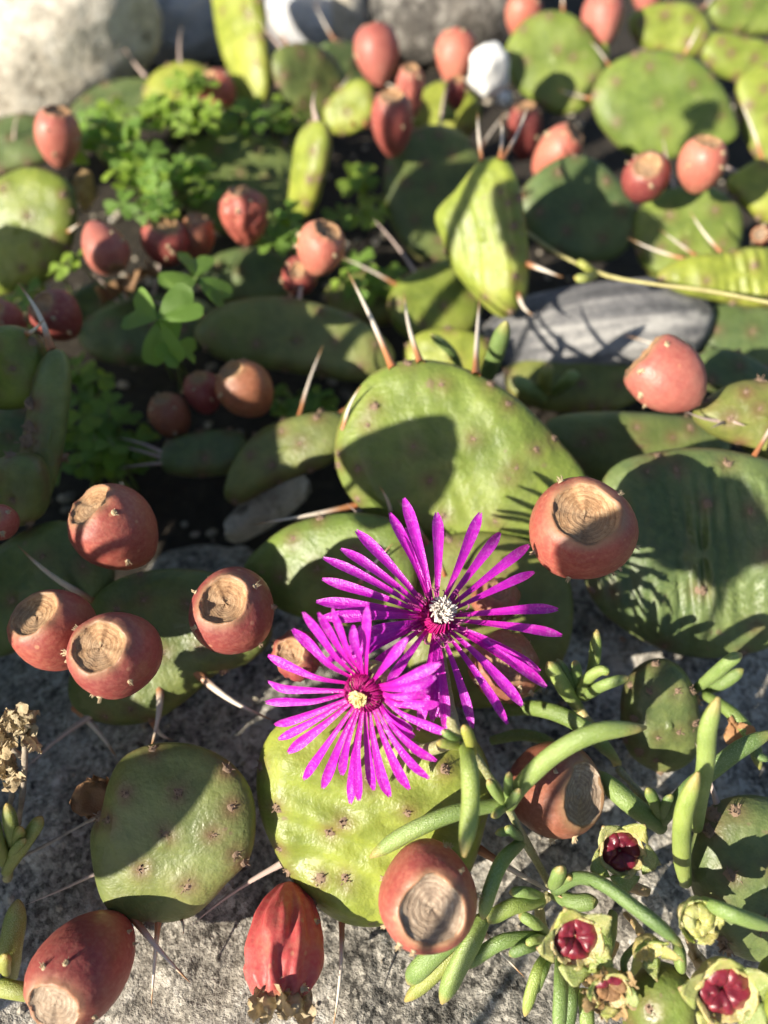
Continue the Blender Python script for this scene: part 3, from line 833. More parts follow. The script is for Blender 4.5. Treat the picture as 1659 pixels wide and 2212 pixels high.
pad('shaded olive pad lying between the large spiny pad and wrinkled pad', [(1170, 935), (1200, 900), (1300, 888), (1430, 893), (1540, 910), (1580, 960), (1540, 1010), (1400, 1040), (1280, 1040), (1210, 990)], .020, (.05, .05, 1), .011, 'olive', areoles=[(1285, 945), (1365, 930), (1250, 960), (1370, 965), (1440, 950), (1480, 930)], rim=3)
pad('narrow olive pad carrying the single orange fruit', [(1495, 895), (1540, 850), (1605, 822), (1680, 825), (1740, 860), (1740, 970), (1660, 995), (1595, 965), (1530, 935)], .040, (-.15, -.1, .98), .012, 'olive', areoles=[(1625, 885), (1565, 905), (1655, 930), (1600, 850)], spines=[(1560, 910, 1478, 887, -.004, .0005, 1), (1570, 905, 1610, 920, -.004, .0005, 1), (1562, 912, 1535, 925, -.006, .0005, 1)], stain=.8)
pad('dark green pad with a thin pale rim behind the orange fruit', [(1490, 790), (1530, 755), (1600, 762), (1680, 810), (1720, 860), (1650, 870), (1560, 850), (1500, 830)], .022, (.1, .1, 1), .008, 'deep')
pad('dim olive pad in shade beneath the banded stone', [(1090, 800), (1150, 775), (1260, 770), (1370, 790), (1400, 840), (1330, 885), (1200, 890), (1110, 860)], .008, (0, .1, 1), .010, 'olive')
pad('large deep green pad with many vertical wrinkles and sunlit stripes', [(1262, 1250), (1275, 1150), (1300, 1040), (1345, 995), (1420, 975), (1500, 966), (1590, 975), (1680, 1005), (1740, 1120), (1735, 1280), (1680, 1385), (1580, 1418), (1490, 1418), (1405, 1392), (1340, 1355), (1292, 1312)], .026, (-.15, -.08, .98), .012, 'deep',
    areoles=[(1390, 1015), (1565, 1000), (1515, 1085), (1640, 1190), (1500, 1265), (1315, 1270), (1345, 1380), (1430, 1390), (1620, 1345), (1610, 1100), (1455, 1010)], wrinkle=(.0030, .0066, .12), rim=4)
pad('small oval shaded pad with pale areoles under the wrinkled pad', [(1345, 1560), (1350, 1495), (1380, 1445), (1425, 1424), (1470, 1440), (1500, 1490), (1512, 1560), (1505, 1625), (1465, 1660), (1415, 1665), (1370, 1640), (1350, 1605)], .016, (0, -.1, 1), .013, 'deep', areoles=[(1392, 1480), (1445, 1478), (1362, 1540), (1405, 1575), (1448, 1563), (1483, 1550), (1403, 1625), (1372, 1610), (1480, 1480)], rim=6, stain=.35)
pad('deep green pad with dark round areoles beside the ice plant leaves', [(1492, 1830), (1510, 1770), (1560, 1728), (1640, 1718), (1740, 1760), (1760, 1900), (1740, 2040), (1640, 2070), (1560, 2040), (1510, 1960), (1488, 1890)], .016, (-.1, 0, 1), .013, 'deep', areoles=[(1521, 1779), (1558, 1860), (1528, 1925), (1576, 1738), (1550, 2010), (1640, 1840), (1625, 1960)], ar=.0015, rim=4)
pad('smooth bright green pad beneath the dried red capsule', [(1352, 2140), (1380, 2100), (1430, 2085), (1485, 2110), (1515, 2180), (1530, 2290), (1450, 2340), (1370, 2310), (1345, 2220)], .016, (-.25, -.1, .96), .014, 'pad', areoles=[(1400, 2130)], rim=3)
pad('rounded pale green pad tip next to the largest red capsule', [(1636, 2140), (1650, 2095), (1690, 2080), (1740, 2110), (1740, 2210), (1690, 2230), (1650, 2200)], .030, (-.3, 0, .95), .014, 'yellow', areoles=[], rim=0)
# --- left column
pad('dappled oval pad beside the maroon fruit and a white spine', [(-60, 790), (-40, 725), (10, 702), (60, 715), (92, 760), (98, 820), (80, 865), (30, 885), (-40, 870)], .052, (-.2, -.3, .93), .012, 'pad', areoles=[(55, 790), (15, 840), (20, 740)], spines=[(108, 752, 38, 610, -.002, .0009), (60, 720, 95, 690, -.005, .0006)])
pad('upright pad seen edge on with a brown corky scar', [(40, 1010), (60, 880), (80, 790), (110, 755), (142, 765), (150, 830), (135, 960), (110, 1060), (80, 1120), (50, 1100)], .044, (.55, -.2, .8), .014, 'olive', areoles=[(55, 950), (60, 920), (50, 985)], stain=.95, ar=.0022, rim=2)
pad('dark oval pad hanging below the corky upright pad', [(-60, 1060), (-20, 1000), (40, 980), (80, 1000), (95, 1060), (80, 1120), (30, 1140), (-40, 1130)], .040, (-.2, -.3, .93), .013, 'olive', areoles=[(15, 1020), (50, 1070)], rim=3)
pad('short olive pad lying in deep shade with a sunlit tip', [(486, 1062), (508, 1000), (560, 935), (640, 900), (735, 893), (760, 940), (715, 1000), (630, 1035), (565, 1065), (525, 1088), (495, 1084)], .020, (-.2, .1, .97), .011, 'olive', areoles=[(695, 910), (660, 965), (555, 990), (600, 1010), (620, 940)], rim=6)
pad('dark finger shaped pad in deep shade under the shaded fruits', [(345, 985), (370, 950), (450, 930), (520, 935), (535, 985), (500, 1020), (420, 1030), (360, 1020)], .014, (0, .1, 1), .012, 'deep', spines=[(355, 980, 250, 945, .0, .0006, 1), (355, 990, 245, 962, .0, .0006, 1), (355, 1000, 255, 1012, .0, .0006, 1)])
pad('dark green pad beneath the fruit with a tilted tan scar', [(-60, 1250), (0, 1185), (70, 1140), (140, 1125), (205, 1160), (245, 1215), (240, 1275), (180, 1330), (90, 1380), (0, 1420), (-60, 1400)], .022, (-.1, .0, 1), .012, 'deep', spines=[(205, 1297, 36, 1176, -.012, .0009)], areoles=[(120, 1200), (60, 1290), (200, 1220), (150, 1300)])
pad('dark green pad under the three scarred fruits with a bright lower edge', [(150, 1490), (175, 1400), (205, 1300), (260, 1250), (360, 1228), (470, 1238), (560, 1290), (590, 1370), (540, 1430), (470, 1455), (420, 1500), (340, 1552), (245, 1565), (175, 1540)], .018, (-.05, .02, 1), .012, 'deep', areoles=[(330, 1290), (450, 1390), (300, 1520), (420, 1300), (240, 1540), (370, 1400), (275, 1310)],
    spines=[(420, 1447, 592, 1557, -.006, .0010), (345, 1475, 324, 1626, -.010, .0010), (165, 1530, 252, 1637, -.008, .0009), (200, 1545, 58, 1657, -.006, .0008, 1), (330, 1558, 375, 1600, .0, .0007)])
pad('green pad with a sunlit ridge behind the magenta petals', [(528, 1230), (580, 1165), (650, 1125), (760, 1108), (860, 1130), (900, 1220), (880, 1310), (780, 1350), (670, 1340), (580, 1300)], .024, (-.3, -.1, .95), .011, 'pad', areoles=[(645, 1160), (700, 1220), (620, 1240), (780, 1180)], spines=[(770, 1270, 850, 1172, -.008, .0006), (960, 1240, 943, 1170, -.01, .0005)])
pad('dark pad behind the violet flower carrying brown fruits', [(860, 1290), (900, 1190), (1000, 1150), (1120, 1160), (1210, 1210), (1240, 1310), (1220, 1420), (1150, 1500), (1030, 1530), (920, 1500), (870, 1400)], .016, (.0, 0, 1), .010, 'olive')
# --- front
pad('green pad with purple stained areoles and a diagonal sun patch', [(197, 1800), (222, 1745), (236, 1690), (262, 1640), (310, 1612), (375, 1604), (440, 1616), (500, 1650), (540, 1702), (553, 1770), (541, 1850), (492, 1905), (452, 1950), (410, 1982), (345, 1994), (280, 1990), (232, 1955), (206, 1885)], .020, (-.05, .02, 1), .011, 'olive',
    areoles=[(288, 1698), (400, 1697), (250, 1755), (475, 1783), (325, 1852), (420, 1890), (520, 1830), (510, 1730), (375, 1780)], stain=.85, ar=.0011,
    spines=[(288, 1982, 412, 2124, -.004, .0007), (342, 1990, 327, 2175, -.002, .0006), (210, 1885, 55, 1955, .002, .0004, 1), (390, 1985, 395, 2020, -.004, .0003)], rim=5, lump=.0010)
pad('pale green dimpled pad under the magenta flower and scarred fruit', [(553, 1680), (568, 1610), (610, 1560), (700, 1530), (820, 1522), (940, 1540), (1030, 1600), (1062, 1690), (1045, 1790), (1010, 1890), (940, 1955), (870, 1986), (800, 1999), (735, 1987), (682, 1952), (628, 1893), (590, 1832), (561, 1760)], .019, (-.06, .0, 1), .012, 'yellow',
    areoles=[(605, 1727), (721, 1772), (748, 1753), (608, 1822), (680, 1930), (752, 1875), (698, 1878), (884, 1725), (800, 1665), (960, 1640)], stain=.75, ar=.0012,
    spines=[(602, 1870, 415, 1998, -.002, .0006, 1), (738, 1990, 718, 2230, -.002, .0006), (1040, 1838, 1236, 1950, -.008, .0008), (1030, 1998, 1134, 2112, .0, .0006)], wrinkle=(.0020, .017, 1.2), rim=4, lump=.0020)

# ================================================================== FRUITS
fruit('coral fruit with a flat tan crown standing beside the clover and boulder', 126, 298, 100, 1.32, (.12, .88, .40), .045, 'coral')
fruit('small shrivelled pink fruit with a crumpled top above the clover', 472, 197, 84, 1.0, (-.5, .6, .5), .036, 'red', wrinkle=.07, scar=.5, husk=False)
fruit('shrivelled crimson fruit with a pointed crumpled top', 527, 467, 104, 1.3, (-.1, .85, .45), .040, 'red', wrinkle=.08, scar=.45)
fruit('coral egg shaped fruit with dry leaf curled under it', 225, 535, 106, 1.2, (.3, -.75, .45), .040, 'coral', scar=.40)
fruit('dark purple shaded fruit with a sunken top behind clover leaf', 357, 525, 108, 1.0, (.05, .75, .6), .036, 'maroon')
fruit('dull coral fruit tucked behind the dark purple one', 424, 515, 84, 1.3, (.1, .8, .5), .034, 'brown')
fruit('bright coral fruit with dark crown between slender and folded pads', 692, 540, 112, 1.1, (.3, .75, .55), .046, 'coral')
fruit('maroon stand-in for the shaded lower part of the bright coral fruit with dark crown', 648, 598, 84, 1.2, (-.1, .3, .9), .030, 'maroon', scar=.4)  # separate dark shape standing for the shaded lower part of the coral fruit
fruit('coral fruit shaped like an egg in front of the dark grey stone', 815, 118, 102, 1.22, (-.1, .75, -.2), .042, 'coral')
fruit('slim orange red fruit with a crumpled open crown', 884, 205, 64, 2.1, (.05, .82, .5), .040, 'coral', wrinkle=.06, scar=.6)
fruit('long barrel fruit with a pale tan top leaning on slim fruit', 847, 270, 100, 1.5, (-.02, .8, .5), .044, 'red')
fruit('coral fruit on a shaded neck beside the white pebble', 985, 122, 96, 1.15, (.1, .8, -.2), .044, 'coral', neck=.012)
fruit('slim maroon stand-in for the shaded lower part of the coral fruit by the pebble', 984, 205, 48, 1.7, (.1, .8, .5), .034, 'maroon')  # shade on the coral fruit's lower part, built as its own dark shape
fruit('coral fruit tip behind the round pad with diagonal shadow', 1130, 35, 80, 1.2, (.05, .8, .2), .030, 'coral')
fruit('coral fruit between two far pads with a shadowed base', 1302, 42, 94, 1.2, (-.1, .7, -.3), .044, 'coral', neck=.01)
fruit('coral fruit at the back showing only its lower tip', 1400, -15, 70, 1.2, (0, .8, -.3), .040, 'coral')
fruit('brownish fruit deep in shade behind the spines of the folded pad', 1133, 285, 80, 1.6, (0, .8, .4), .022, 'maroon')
fruit('orange fruit lying behind the dark pad with sunlit upper edge', 1200, 330, 92, 1.4, (.6, .6, .3), .034, 'coral')
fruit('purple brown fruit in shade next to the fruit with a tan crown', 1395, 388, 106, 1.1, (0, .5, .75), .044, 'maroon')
fruit('bright coral fruit with a tan crown above the half yellow pad', 1515, 358, 106, 1.15, (.1, .85, .38), .050, 'coral')
fruit('dried open brown fruit ring between yellow pads', 1645, 508, 44, 1.0, (-.2, .1, 1), .036, 'brown', scar=.72, dish=.7, scar_mat='scar_grey')
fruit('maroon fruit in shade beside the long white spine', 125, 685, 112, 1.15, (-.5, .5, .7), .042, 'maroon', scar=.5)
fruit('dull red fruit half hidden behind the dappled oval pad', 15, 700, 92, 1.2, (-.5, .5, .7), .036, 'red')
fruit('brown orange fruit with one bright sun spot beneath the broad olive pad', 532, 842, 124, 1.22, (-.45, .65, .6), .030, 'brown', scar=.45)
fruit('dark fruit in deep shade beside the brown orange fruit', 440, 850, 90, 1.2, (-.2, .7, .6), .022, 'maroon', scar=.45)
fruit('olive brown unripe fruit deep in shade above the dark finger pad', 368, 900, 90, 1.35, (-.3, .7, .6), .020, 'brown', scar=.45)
fruit('red fruit edge beside the dark oval pad on the rim of the clump', 0, 1130, 84, 1.2, (-.4, .3, .85), .050, 'red')
fruit('dark red fruit with a tilted oval tan scar on its shoulder', 254, 1145, 186, 1.12, (-.62, .60, .48), .046, 'red', scar=.60)
fruit('round red fruit with deep ringed tan scar in front of dark pad', 506, 1326, 192, 1.15, (-.24, .28, .93), .042, 'red', scar=.60, dish=.32, tufts=7)
fruit('red fruit with a folded tan scar tucked behind its twin', 126, 1368, 178, 1.2, (-.52, .42, .72), .042, 'red', scar=.62, dish=.2)
fruit('red fruit with finely ringed tan scar overlapping its twin', 258, 1418, 196, 1.2, (-.42, .20, .88), .046, 'red', scar=.62, dish=.16, tufts=6)
fruit('withered brown red fruit half hidden behind the magenta petals', 645, 1416, 110, 1.15, (-.3, .1, .95), .028, 'red', wrinkle=.06, scar=.62, dish=.35)
fruit('large red fruit with petal shadows crossing its wide tan scar', 1254, 1152, 234, 1.05, (.10, .38, .92), .052, 'red', scar=.66, ridge=.006, tufts=9)
fruit('single orange fruit leaning sideways on the narrow olive pad', 1445, 818, 160, 1.08, (-.74, .62, .12), .050, 'coral', scar=.72, tufts=6)
fruit('brown dried fruit behind the violet flower petals', 1085, 1440, 160, 1.15, (.2, .1, .97), .028, 'brown', wrinkle=.04, scar=.5)
fruit('small withered tan fruit peeking between violet petals', 1068, 1300, 110, 1.0, (.2, .5, .8), .030, 'brown', wrinkle=.06, scar=.5)
fruit('big red brown fruit with a wide grey tan scar beside ice plant leaf', 921, 1928, 226, 1.12, (.10, -.30, .95), .030, 'red', scar=.66, scar_mat='scar_grey', dish=.14, tufts=9)
fruit('shiny brown red fruit with a peeling grey scar under a long leaf', 1186, 1705, 204, 1.05, (.74, -.12, .66), .022, 'brown', scar=.70, scar_mat='scar_grey', tufts=4)
fruit('egg shaped red fruit with a pale scar lying on the granite', 186, 2080, 216, 1.28, (-.40, -.62, .68), .016, 'red', scar=.56, scar_mat='scar_grey', dish=.04, tufts=8)
fruit('shrivelled wrinkled red fruit with a papery tan end on the granite', 616, 2035, 168, 1.5, (-.02, -.93, .30), .012, 'pink', wrinkle=.115, scar=.50, husk=True, tufts=3)

# ================================================================== ICE PLANT
def leaf_rad(R0):
    def r(t):
        a = 0.72 + 0.28 * min(1, t / .35)
        e = 1.0 if t < .72 else max(0.06, (1 - ((t - .72) / .28) ** 2.2)) ** 0.62
        return R0 * a * e
    return r
def W(p): return onz(p[0], p[1], p[2])
def leaf(parent, pts, wpx, mat='ice', flat=.72, name='leaf'):
    q = [W(p) for p in pts]
    d = depth_of(q[len(q) // 2])
    return sweep(name, q, leaf_rad(wpx * d / FPX / 2), M[mat], parent, n=20, sides=14, flat=flat, tri=.05)
def stem(parent, pts, wpx, mat='ice_stem', name='stem', sides=10):
    q = [W(p) for p in pts]
    d = depth_of(q[len(q) // 2])
    R0 = wpx * d / FPX / 2
    return sweep(name, q, lambda t: R0 * (1 + .12 * math.sin(t * 19)), M[mat], parent, n=14, sides=sides, jit=.12)
def shoot(label, stems, leaves, base, group='ice plant shoots'):
    b = W(base); b.z = -0.001
    r = root('ice_plant_shoot', label, 'succulent shoot', b, group)
    for st in stems: stem(r, *st)
    for lf in leaves: leaf(r, *lf)
    return r

shoot('ice plant shoot with a leaf hanging over the scarred fruit and a long upturned leaf',
      [([(985, 1588, .046), (1030, 1640, .044), (1065, 1690, .040), (1094, 1738, .036), (1122, 1795, .028), (1150, 1845, .018), (1188, 1912, .010)], 20)],
      [([(1003, 1602, .047), (1014, 1655, .052), (1016, 1745, .050), (1002, 1852, .048)], 40, 'ice'),
       ([(1022, 1628, .046), (1015, 1598, .052), (1002, 1566, .056)], 26, 'ice_yellow'), ([(1005, 1615, .046), (975, 1608, .050), (944, 1604, .052)], 24, 'ice_yellow'),
       ([(1000, 1600, .046), (975, 1590, .052), (955, 1578, .054)], 20, 'ice'),
       ([(1098, 1742, .037), (1128, 1695, .044), (1200, 1628, .052), (1290, 1583, .056), (1396, 1572, .054)], 46, 'ice'),
       ([(1085, 1738, .036), (985, 1756, .038), (885, 1798, .036), (800, 1852, .030)], 38, 'ice'),
       ([(1090, 1735, .037), (1072, 1712, .042), (1055, 1684, .046)], 24, 'ice'), ([(1100, 1735, .037), (1098, 1705, .044), (1100, 1668, .050)], 20, 'ice'),
       ([(1096, 1742, .037), (1108, 1728, .044), (1122, 1704, .048)], 24, 'ice'), ([(1088, 1748, .036), (1078, 1752, .042), (1066, 1764, .044)], 26, 'ice'),
       ([(1128, 1818, .024), (1085, 1862, .030), (1058, 1925, .030), (1043, 1985, .024)], 40, 'ice'),
       ([(1125, 1808, .025), (1105, 1796, .030), (1070, 1800, .032)], 24, 'ice_dark'), ([(1130, 1815, .024), (1110, 1800, .032), (1092, 1785, .034)], 22, 'ice_dark')],
      (1188, 1912, 0))
shoot('ice plant shoot spreading pointed leaves over the granite below the scarred fruit',
      [([(1190, 1930, .012), (1165, 1960, .012), (1178, 2015, .010), (1190, 2080, .008)], 20)],
      [([(1046, 1985, .018), (1020, 2035, .018), (985, 2100, .014), (954, 2168, .008)], 44, 'ice'),
       ([(1050, 1985, .016), (975, 2030, .018), (915, 2085, .014), (882, 2125, .008)], 48, 'ice'),
       ([(1035, 2020, .014), (960, 2085, .012), (875, 2163, .006)], 36, 'ice_yellow'),
       ([(1172, 1948, .016), (1110, 1958, .020), (1048, 1992, .018)], 38, 'ice'),
       ([(1178, 2022, .014), (1095, 2032, .016), (1045, 2058, .014), (1002, 2092, .010)], 34, 'ice'),
       ([(1170, 1938, .016), (1135, 1928, .022), (1100, 1928, .022)], 26, 'ice'),
       ([(1170, 2040, .014), (1135, 2048, .018), (1100, 2064, .016)], 28, 'ice_dark'), ([(1176, 2030, .014), (1155, 2030, .020), (1136, 2040, .020)], 24, 'ice'),
       ([(1180, 2015, .014), (1150, 1992, .018), (1120, 1976, .018)], 26, 'ice'),
       ([(1182, 2060, .012), (1158, 2110, .014), (1134, 2195, .008)], 30, 'ice'), ([(1190, 2065, .012), (1172, 2105, .014), (1156, 2148, .010)], 22, 'ice_dark'),
       ([(1212, 2060, .014), (1212, 2130, .020), (1206, 2250, .016)], 42, 'ice'), ([(1240, 2110, .010), (1235, 2160, .012), (1222, 2240, .008)], 36, 'ice_dark'),
       ([(1262, 2140, .012), (1268, 2190, .014), (1270, 2260, .010)], 34, 'ice')],
      (1185, 2010, 0))
shoot('ice plant shoot with a long curved leaf crossing above the red capsules',
      [([(1188, 1912, .012), (1205, 1925, .016), (1230, 1940, .014)], 22)],
      [([(1200, 1925, .018), (1245, 1897, .028), (1300, 1908, .034), (1370, 1958, .036), (1425, 2000, .036), (1472, 2044, .032)], 43, 'ice_dark'),
       ([(1195, 1915, .018), (1203, 1900, .028), (1212, 1872, .034)], 34, 'ice'), ([(1195, 1932, .014), (1240, 1950, .018), (1292, 1946, .020)], 38, 'ice_dark'),
       ([(1200, 1918, .018), (1220, 1900, .026), (1232, 1895, .030)], 24, 'ice')],
      (1200, 1930, 0))
shoot('ice plant shoot with crossed upright leaves beside the deep green pad',
      [([(1334, 1658, .020), (1370, 1700, .020), (1408, 1745, .018), (1434, 1782, .014)], 16)],
      [([(1482, 1908, .016), (1474, 1850, .028), (1477, 1760, .042), (1508, 1668, .052)], 44, 'ice'),
       ([(1506, 1790, .024), (1514, 1720, .038), (1525, 1650, .048), (1530, 1575, .056), (1552, 1506, .062)], 42, 'ice'),
       ([(1430, 1775, .018), (1480, 1712, .028), (1540, 1664, .034), (1600, 1618, .038), (1672, 1580, .040)], 42, 'ice_dark'),
       ([(1430, 1790, .016), (1385, 1755, .022), (1340, 1718, .024), (1280, 1664, .020)], 44, 'ice'),
       ([(1425, 1770, .018), (1415, 1735, .026), (1398, 1702, .030)], 26, 'ice_dark'), ([(1432, 1772, .018), (1438, 1740, .026), (1450, 1716, .030)], 24, 'ice_dark'),
       ([(1522, 1500, .020), (1580, 1540, .024), (1620, 1590, .024), (1642, 1662, .020)], 30, 'ice_dark'), ([(1610, 1600, .020), (1635, 1630, .024), (1660, 1640, .024)], 24, 'ice_dark')],
      (1434, 1785, 0))
shoot('ice plant shoot with stubby sunlit tips in front of the small oval pad',
      [([(1248, 1522, .020), (1280, 1575, .018), (1334, 1650, .014)], 20)],
      [([(1250, 1530, .020), (1222, 1490, .030), (1200, 1455, .034), (1183, 1430, .036)], 34, 'ice'), ([(1242, 1515, .022), (1228, 1470, .030), (1203, 1424, .034)], 24, 'ice_dark'),
       ([(1247, 1505, .022), (1247, 1465, .030), (1242, 1426, .034)], 24, 'ice'), ([(1262, 1500, .020), (1282, 1440, .028), (1290, 1360, .034)], 26, 'ice'),
       ([(1248, 1510, .022), (1270, 1468, .034), (1298, 1448, .038), (1316, 1456, .038)], 30, 'ice'), ([(1262, 1508, .022), (1300, 1482, .036), (1360, 1462, .040)], 32, 'ice'),
       ([(1090, 1535, .016), (1150, 1530, .022), (1210, 1545, .026), (1270, 1580, .026), (1340, 1652, .018)], 40, 'ice_dark'),
       ([(1060, 1600, .010), (1130, 1588, .014), (1200, 1605, .014)], 26, 'ice_dark')],
      (1250, 1530, 0))
shoot('pair of short ice plant leaves tucked below the wrinkled pad', [],
      [([(1500, 1492, .018), (1540, 1460, .026), (1575, 1430, .032), (1603, 1412, .034)], 32, 'ice'), ([(1520, 1495, .016), (1565, 1475, .022), (1605, 1445, .026)], 28, 'ice_dark')], (1510, 1490, 0))
shoot('single sunlit ice plant leaf lying across the deep green pad', [],
      [([(1525, 1950, .034), (1560, 1965, .038), (1605, 1982, .038), (1680, 2005, .034)], 46, 'ice'), ([(1462, 2035, .022), (1468, 2065, .026), (1470, 2100, .022)], 36, 'ice'),
       ([(1375, 2040, .022), (1348, 2075, .026), (1352, 2110, .026), (1362, 2136, .022)], 22, 'ice_dark'), ([(1325, 1975, .014), (1315, 2030, .018), (1300, 2080, .018)], 36, 'ice')], (1470, 2050, 0))
shoot('blue green finger leaves standing behind the large spiny pad', [],
      [([(1040, 840, .030), (1065, 780, .042), (1094, 694, .056)], 38, 'ice_dark'), ([(1000, 810, .030), (975, 760, .042), (930, 722, .048)], 20, 'ice_dark')], (1040, 830, 0))
shoot('small sunlit ice plant buds in shade beneath the banded stone', [],
      [([(1180, 850, .010), (1178, 820, .020), (1185, 785, .026)], 36, 'ice_yellow'), ([(1175, 860, .010), (1145, 840, .018), (1105, 815, .020)], 34, 'ice'), ([(1195, 850, .010), (1230, 820, .018), (1240, 800, .020)], 30, 'ice')], (1180, 860, 0))
shoot('yellowish ice plant rosette growing at the rock edge beside dry seed heads',
      [([(15, 1900, .006), (25, 1860, .010), (30, 1820, .012)], 18)],
      [([(12, 1885, .012), (40, 1840, .020), (70, 1795, .024), (91, 1764, .026)], 32, 'ice_yellow'), ([(25, 1840, .012), (38, 1810, .022), (46, 1788, .028)], 26, 'ice_yellow'),
       ([(28, 1850, .012), (25, 1800, .022), (15, 1735, .028)], 34, 'ice_yellow'), ([(15, 1870, .012), (-10, 1820, .022), (-20, 1760, .026)], 40, 'ice_yellow'), ([(20, 1860, .012), (32, 1835, .022), (55, 1812, .026)], 20, 'ice_yellow')], (18, 1880, 0))
shoot('yellow green ice plant leaves beside the egg shaped fruit on granite', [],
      [([(20, 2110, .006), (22, 2050, .014), (40, 1944, .020)], 50, 'ice_yellow'), ([(-30, 2128, .006), (20, 2138, .010), (92, 2150, .008)], 42, 'ice_yellow'), ([(15, 2105, .008), (8, 2085, .016), (14, 2062, .020)], 28, 'ice_yellow')], (10, 2110, 0))

# ------------------------------------------------------------------ seed capsules
def ellipsoid(sx, sy, sz, n=12, m=8):
    v, f = [], []
    for i in range(m + 1):
        a = math.pi * i / m
        for j in range(n):
            b = 2 * math.pi * j / n
            v.append((sx * math.sin(a) * math.cos(b), sy * math.sin(a) * math.sin(b), sz * math.cos(a)))
    for i in range(m):
        for j in range(n):
            q, w = i * n + j, i * n + (j + 1) % n
            f.append((q, q + n, w + n, w))
    return v, f
def capsule(label, px, py, z, rpx, axis, stalk, lobes=6, lobe_mat='lobe', sep=5, sep_len=.62, cup='cup', sep_up=.35, seed=0, flakes=0, red=None, closed=False):
    rn = random.Random(seed + int(px))
    c = onz(px, py, z)
    R_ = rpx * depth_of(c) / FPX
    F = frame(c, cv(*axis), cv(math.cos(seed), math.sin(seed), 0))
    rt = root('seed_capsule', label, 'seed capsule', Vector((c.x, c.y, max(0, c.z - R_ * 2))), 'ice plant seed capsules')
    N, K = 40, 10
    v, f = [], []
    for i in range(K + 1):
        t = i / K
        a = -math.pi / 2 + t * math.pi / 2 * 1.08
        for j in range(N):
            b = 2 * math.pi * j / N
            w = 1 + .05 * math.cos(sep * b) + .04 * float(vn(math.cos(b) * 3, math.sin(b) * 3, seed))
            v.append((R_ * .98 * math.cos(a) * math.cos(b) * w, R_ * .98 * math.cos(a) * math.sin(b) * w, R_ * .95 * math.sin(a) + R_ * .25 + R_ * .10 * float(vn(j * .9, seed, 4)) * (t > .95)))
    for q, (k_, dz) in enumerate(((.90, .02), (.80, -.35), (.02, -.5))):
        for j in range(N):
            x, y, zz = v[K * N + j]
            v.append((x * k_, y * k_, zz + R_ * dz))
    for i in range(K + 3):
        for j in range(N):
            a, b = i * N + j, i * N + (j + 1) % N
            f.append((a, b, b + N, a + N))
    put('cup', mesh_data('cup', v, f, M[cup]), F, rt)
    for q in range(lobes):
        a = 2 * math.pi * q / lobes + .3
        g = R_ * (.50 if not closed else .46)
        v, f = ellipsoid(R_ * .40, R_ * (.44 if lobes < 6 else .37), R_ * .30, 16, 10)
        v = [(x + .0 , y * (1 + .5 * x / (R_ * .42)), zz + .10 * R_ * float(vn(x * 900, y * 900, q)) - .18 * abs(x) * (x < 0)) for x, y, zz in v]
        mt = M[lobe_mat if (red is None or q not in red) else red[q]]
        put('lobe', mesh_data('lobe', v, f, mt), F @ Matrix.Rotation(a, 4, 'Z') @ Matrix.Translation((g * .88, 0, R_ * (-.02 if not closed else .30))), rt)
    for q in range(sep):
        a = 2 * math.pi * q / sep + rn.uniform(-.12, .12)
        b0 = Vector((math.cos(a), math.sin(a), 0))
        tn = Vector((-math.sin(a), math.cos(a), 0))
        L_ = R_ * sep_len * rn.uniform(.85, 1.2)
        v, f, tt = [], [], []
        n_ = 8
        for i in range(n_ + 1):
            t = i / n_
            w = R_ * .60 * (1 - t ** 1.4) ** .9 + .0001
            p = b0 * (R_ * .86 + L_ * t) + Vector((0, 0, R_ * (.22 + sep_up * t + .25 * t * t * rn.uniform(-.2, 1))))
            for s_, hh in ((-1, 0), (-.5, .10), (0, .13), (.5, .10), (1, 0), (.5, -.14), (0, -.2), (-.5, -.14)):
                v.append(p + tn * (w * s_) + Vector((0, 0, R_ * hh * (1 - .7 * t) + R_ * .25 * s_ * s_ * (1 - t))))
                tt.append(t)
        for i in range(n_):
            for j in range(8):
                x, y = i * 8 + j, i * 8 + (j + 1) % 8
                f.append((x, y, y + 8, x + 8))
        f.append(tuple(range(7, -1, -1))); f.append(tuple(range(n_ * 8, n_ * 8 + 8)))
        put('sepal', mesh_data('sepal', v, f, M['sepal'], attr={'t': tt}), F, rt)
    for q in range(flakes):
        a = 2 * math.pi * q / flakes + rn.uniform(-.3, .3)
        loc = F @ Vector((R_ * .8 * math.cos(a), R_ * .8 * math.sin(a), R_ * .1))
        crumple('husk_flake', loc, R_ * rn.uniform(.7, 1.1), rn.randint(0, 999), M['dry'], rt, F.to_3x3() @ Vector((math.cos(a) * .8, math.sin(a) * .8, .7)))
    q = [F @ Vector((0, 0, -R_ * .55))] + [W(p) for p in stalk]
    sweep('stalk', q, lambda t: R_ * (.30 - .08 * t), M['pedicel'], rt, n=12, sides=10, jit=.15)
    return rt
capsule('open pale rimmed seed capsule holding dark maroon lobes', 1340, 1838, .028, 52, (-.02, .12, .98), [(1345, 1905, .014), (1398, 1925, .010)], lobes=6, lobe_mat='lobe_dark', seed=1)
capsule('open seed capsule with glossy red lobes above the dried brown capsule', 1242, 2024, .030, 60, (.05, -.05, 1), [(1258, 2080, .016), (1268, 2120, .008)], lobes=5, seed=2)
capsule('largest open seed capsule with shiny red lobes and green sepals', 1561, 2134, .030, 70, (-.05, -.08, 1), [(1520, 2090, .016), (1500, 2060, .010)], lobes=5, seed=3)
capsule('closed green seed capsule on a pink stalk beside the sunlit leaf', 1503, 1980, .034, 44, (.05, .05, 1), [(1492, 2030, .020), (1512, 2090, .010)], lobes=6, lobe_mat='bud', sep=5, sep_len=.25, cup='bud', closed=True, seed=4)
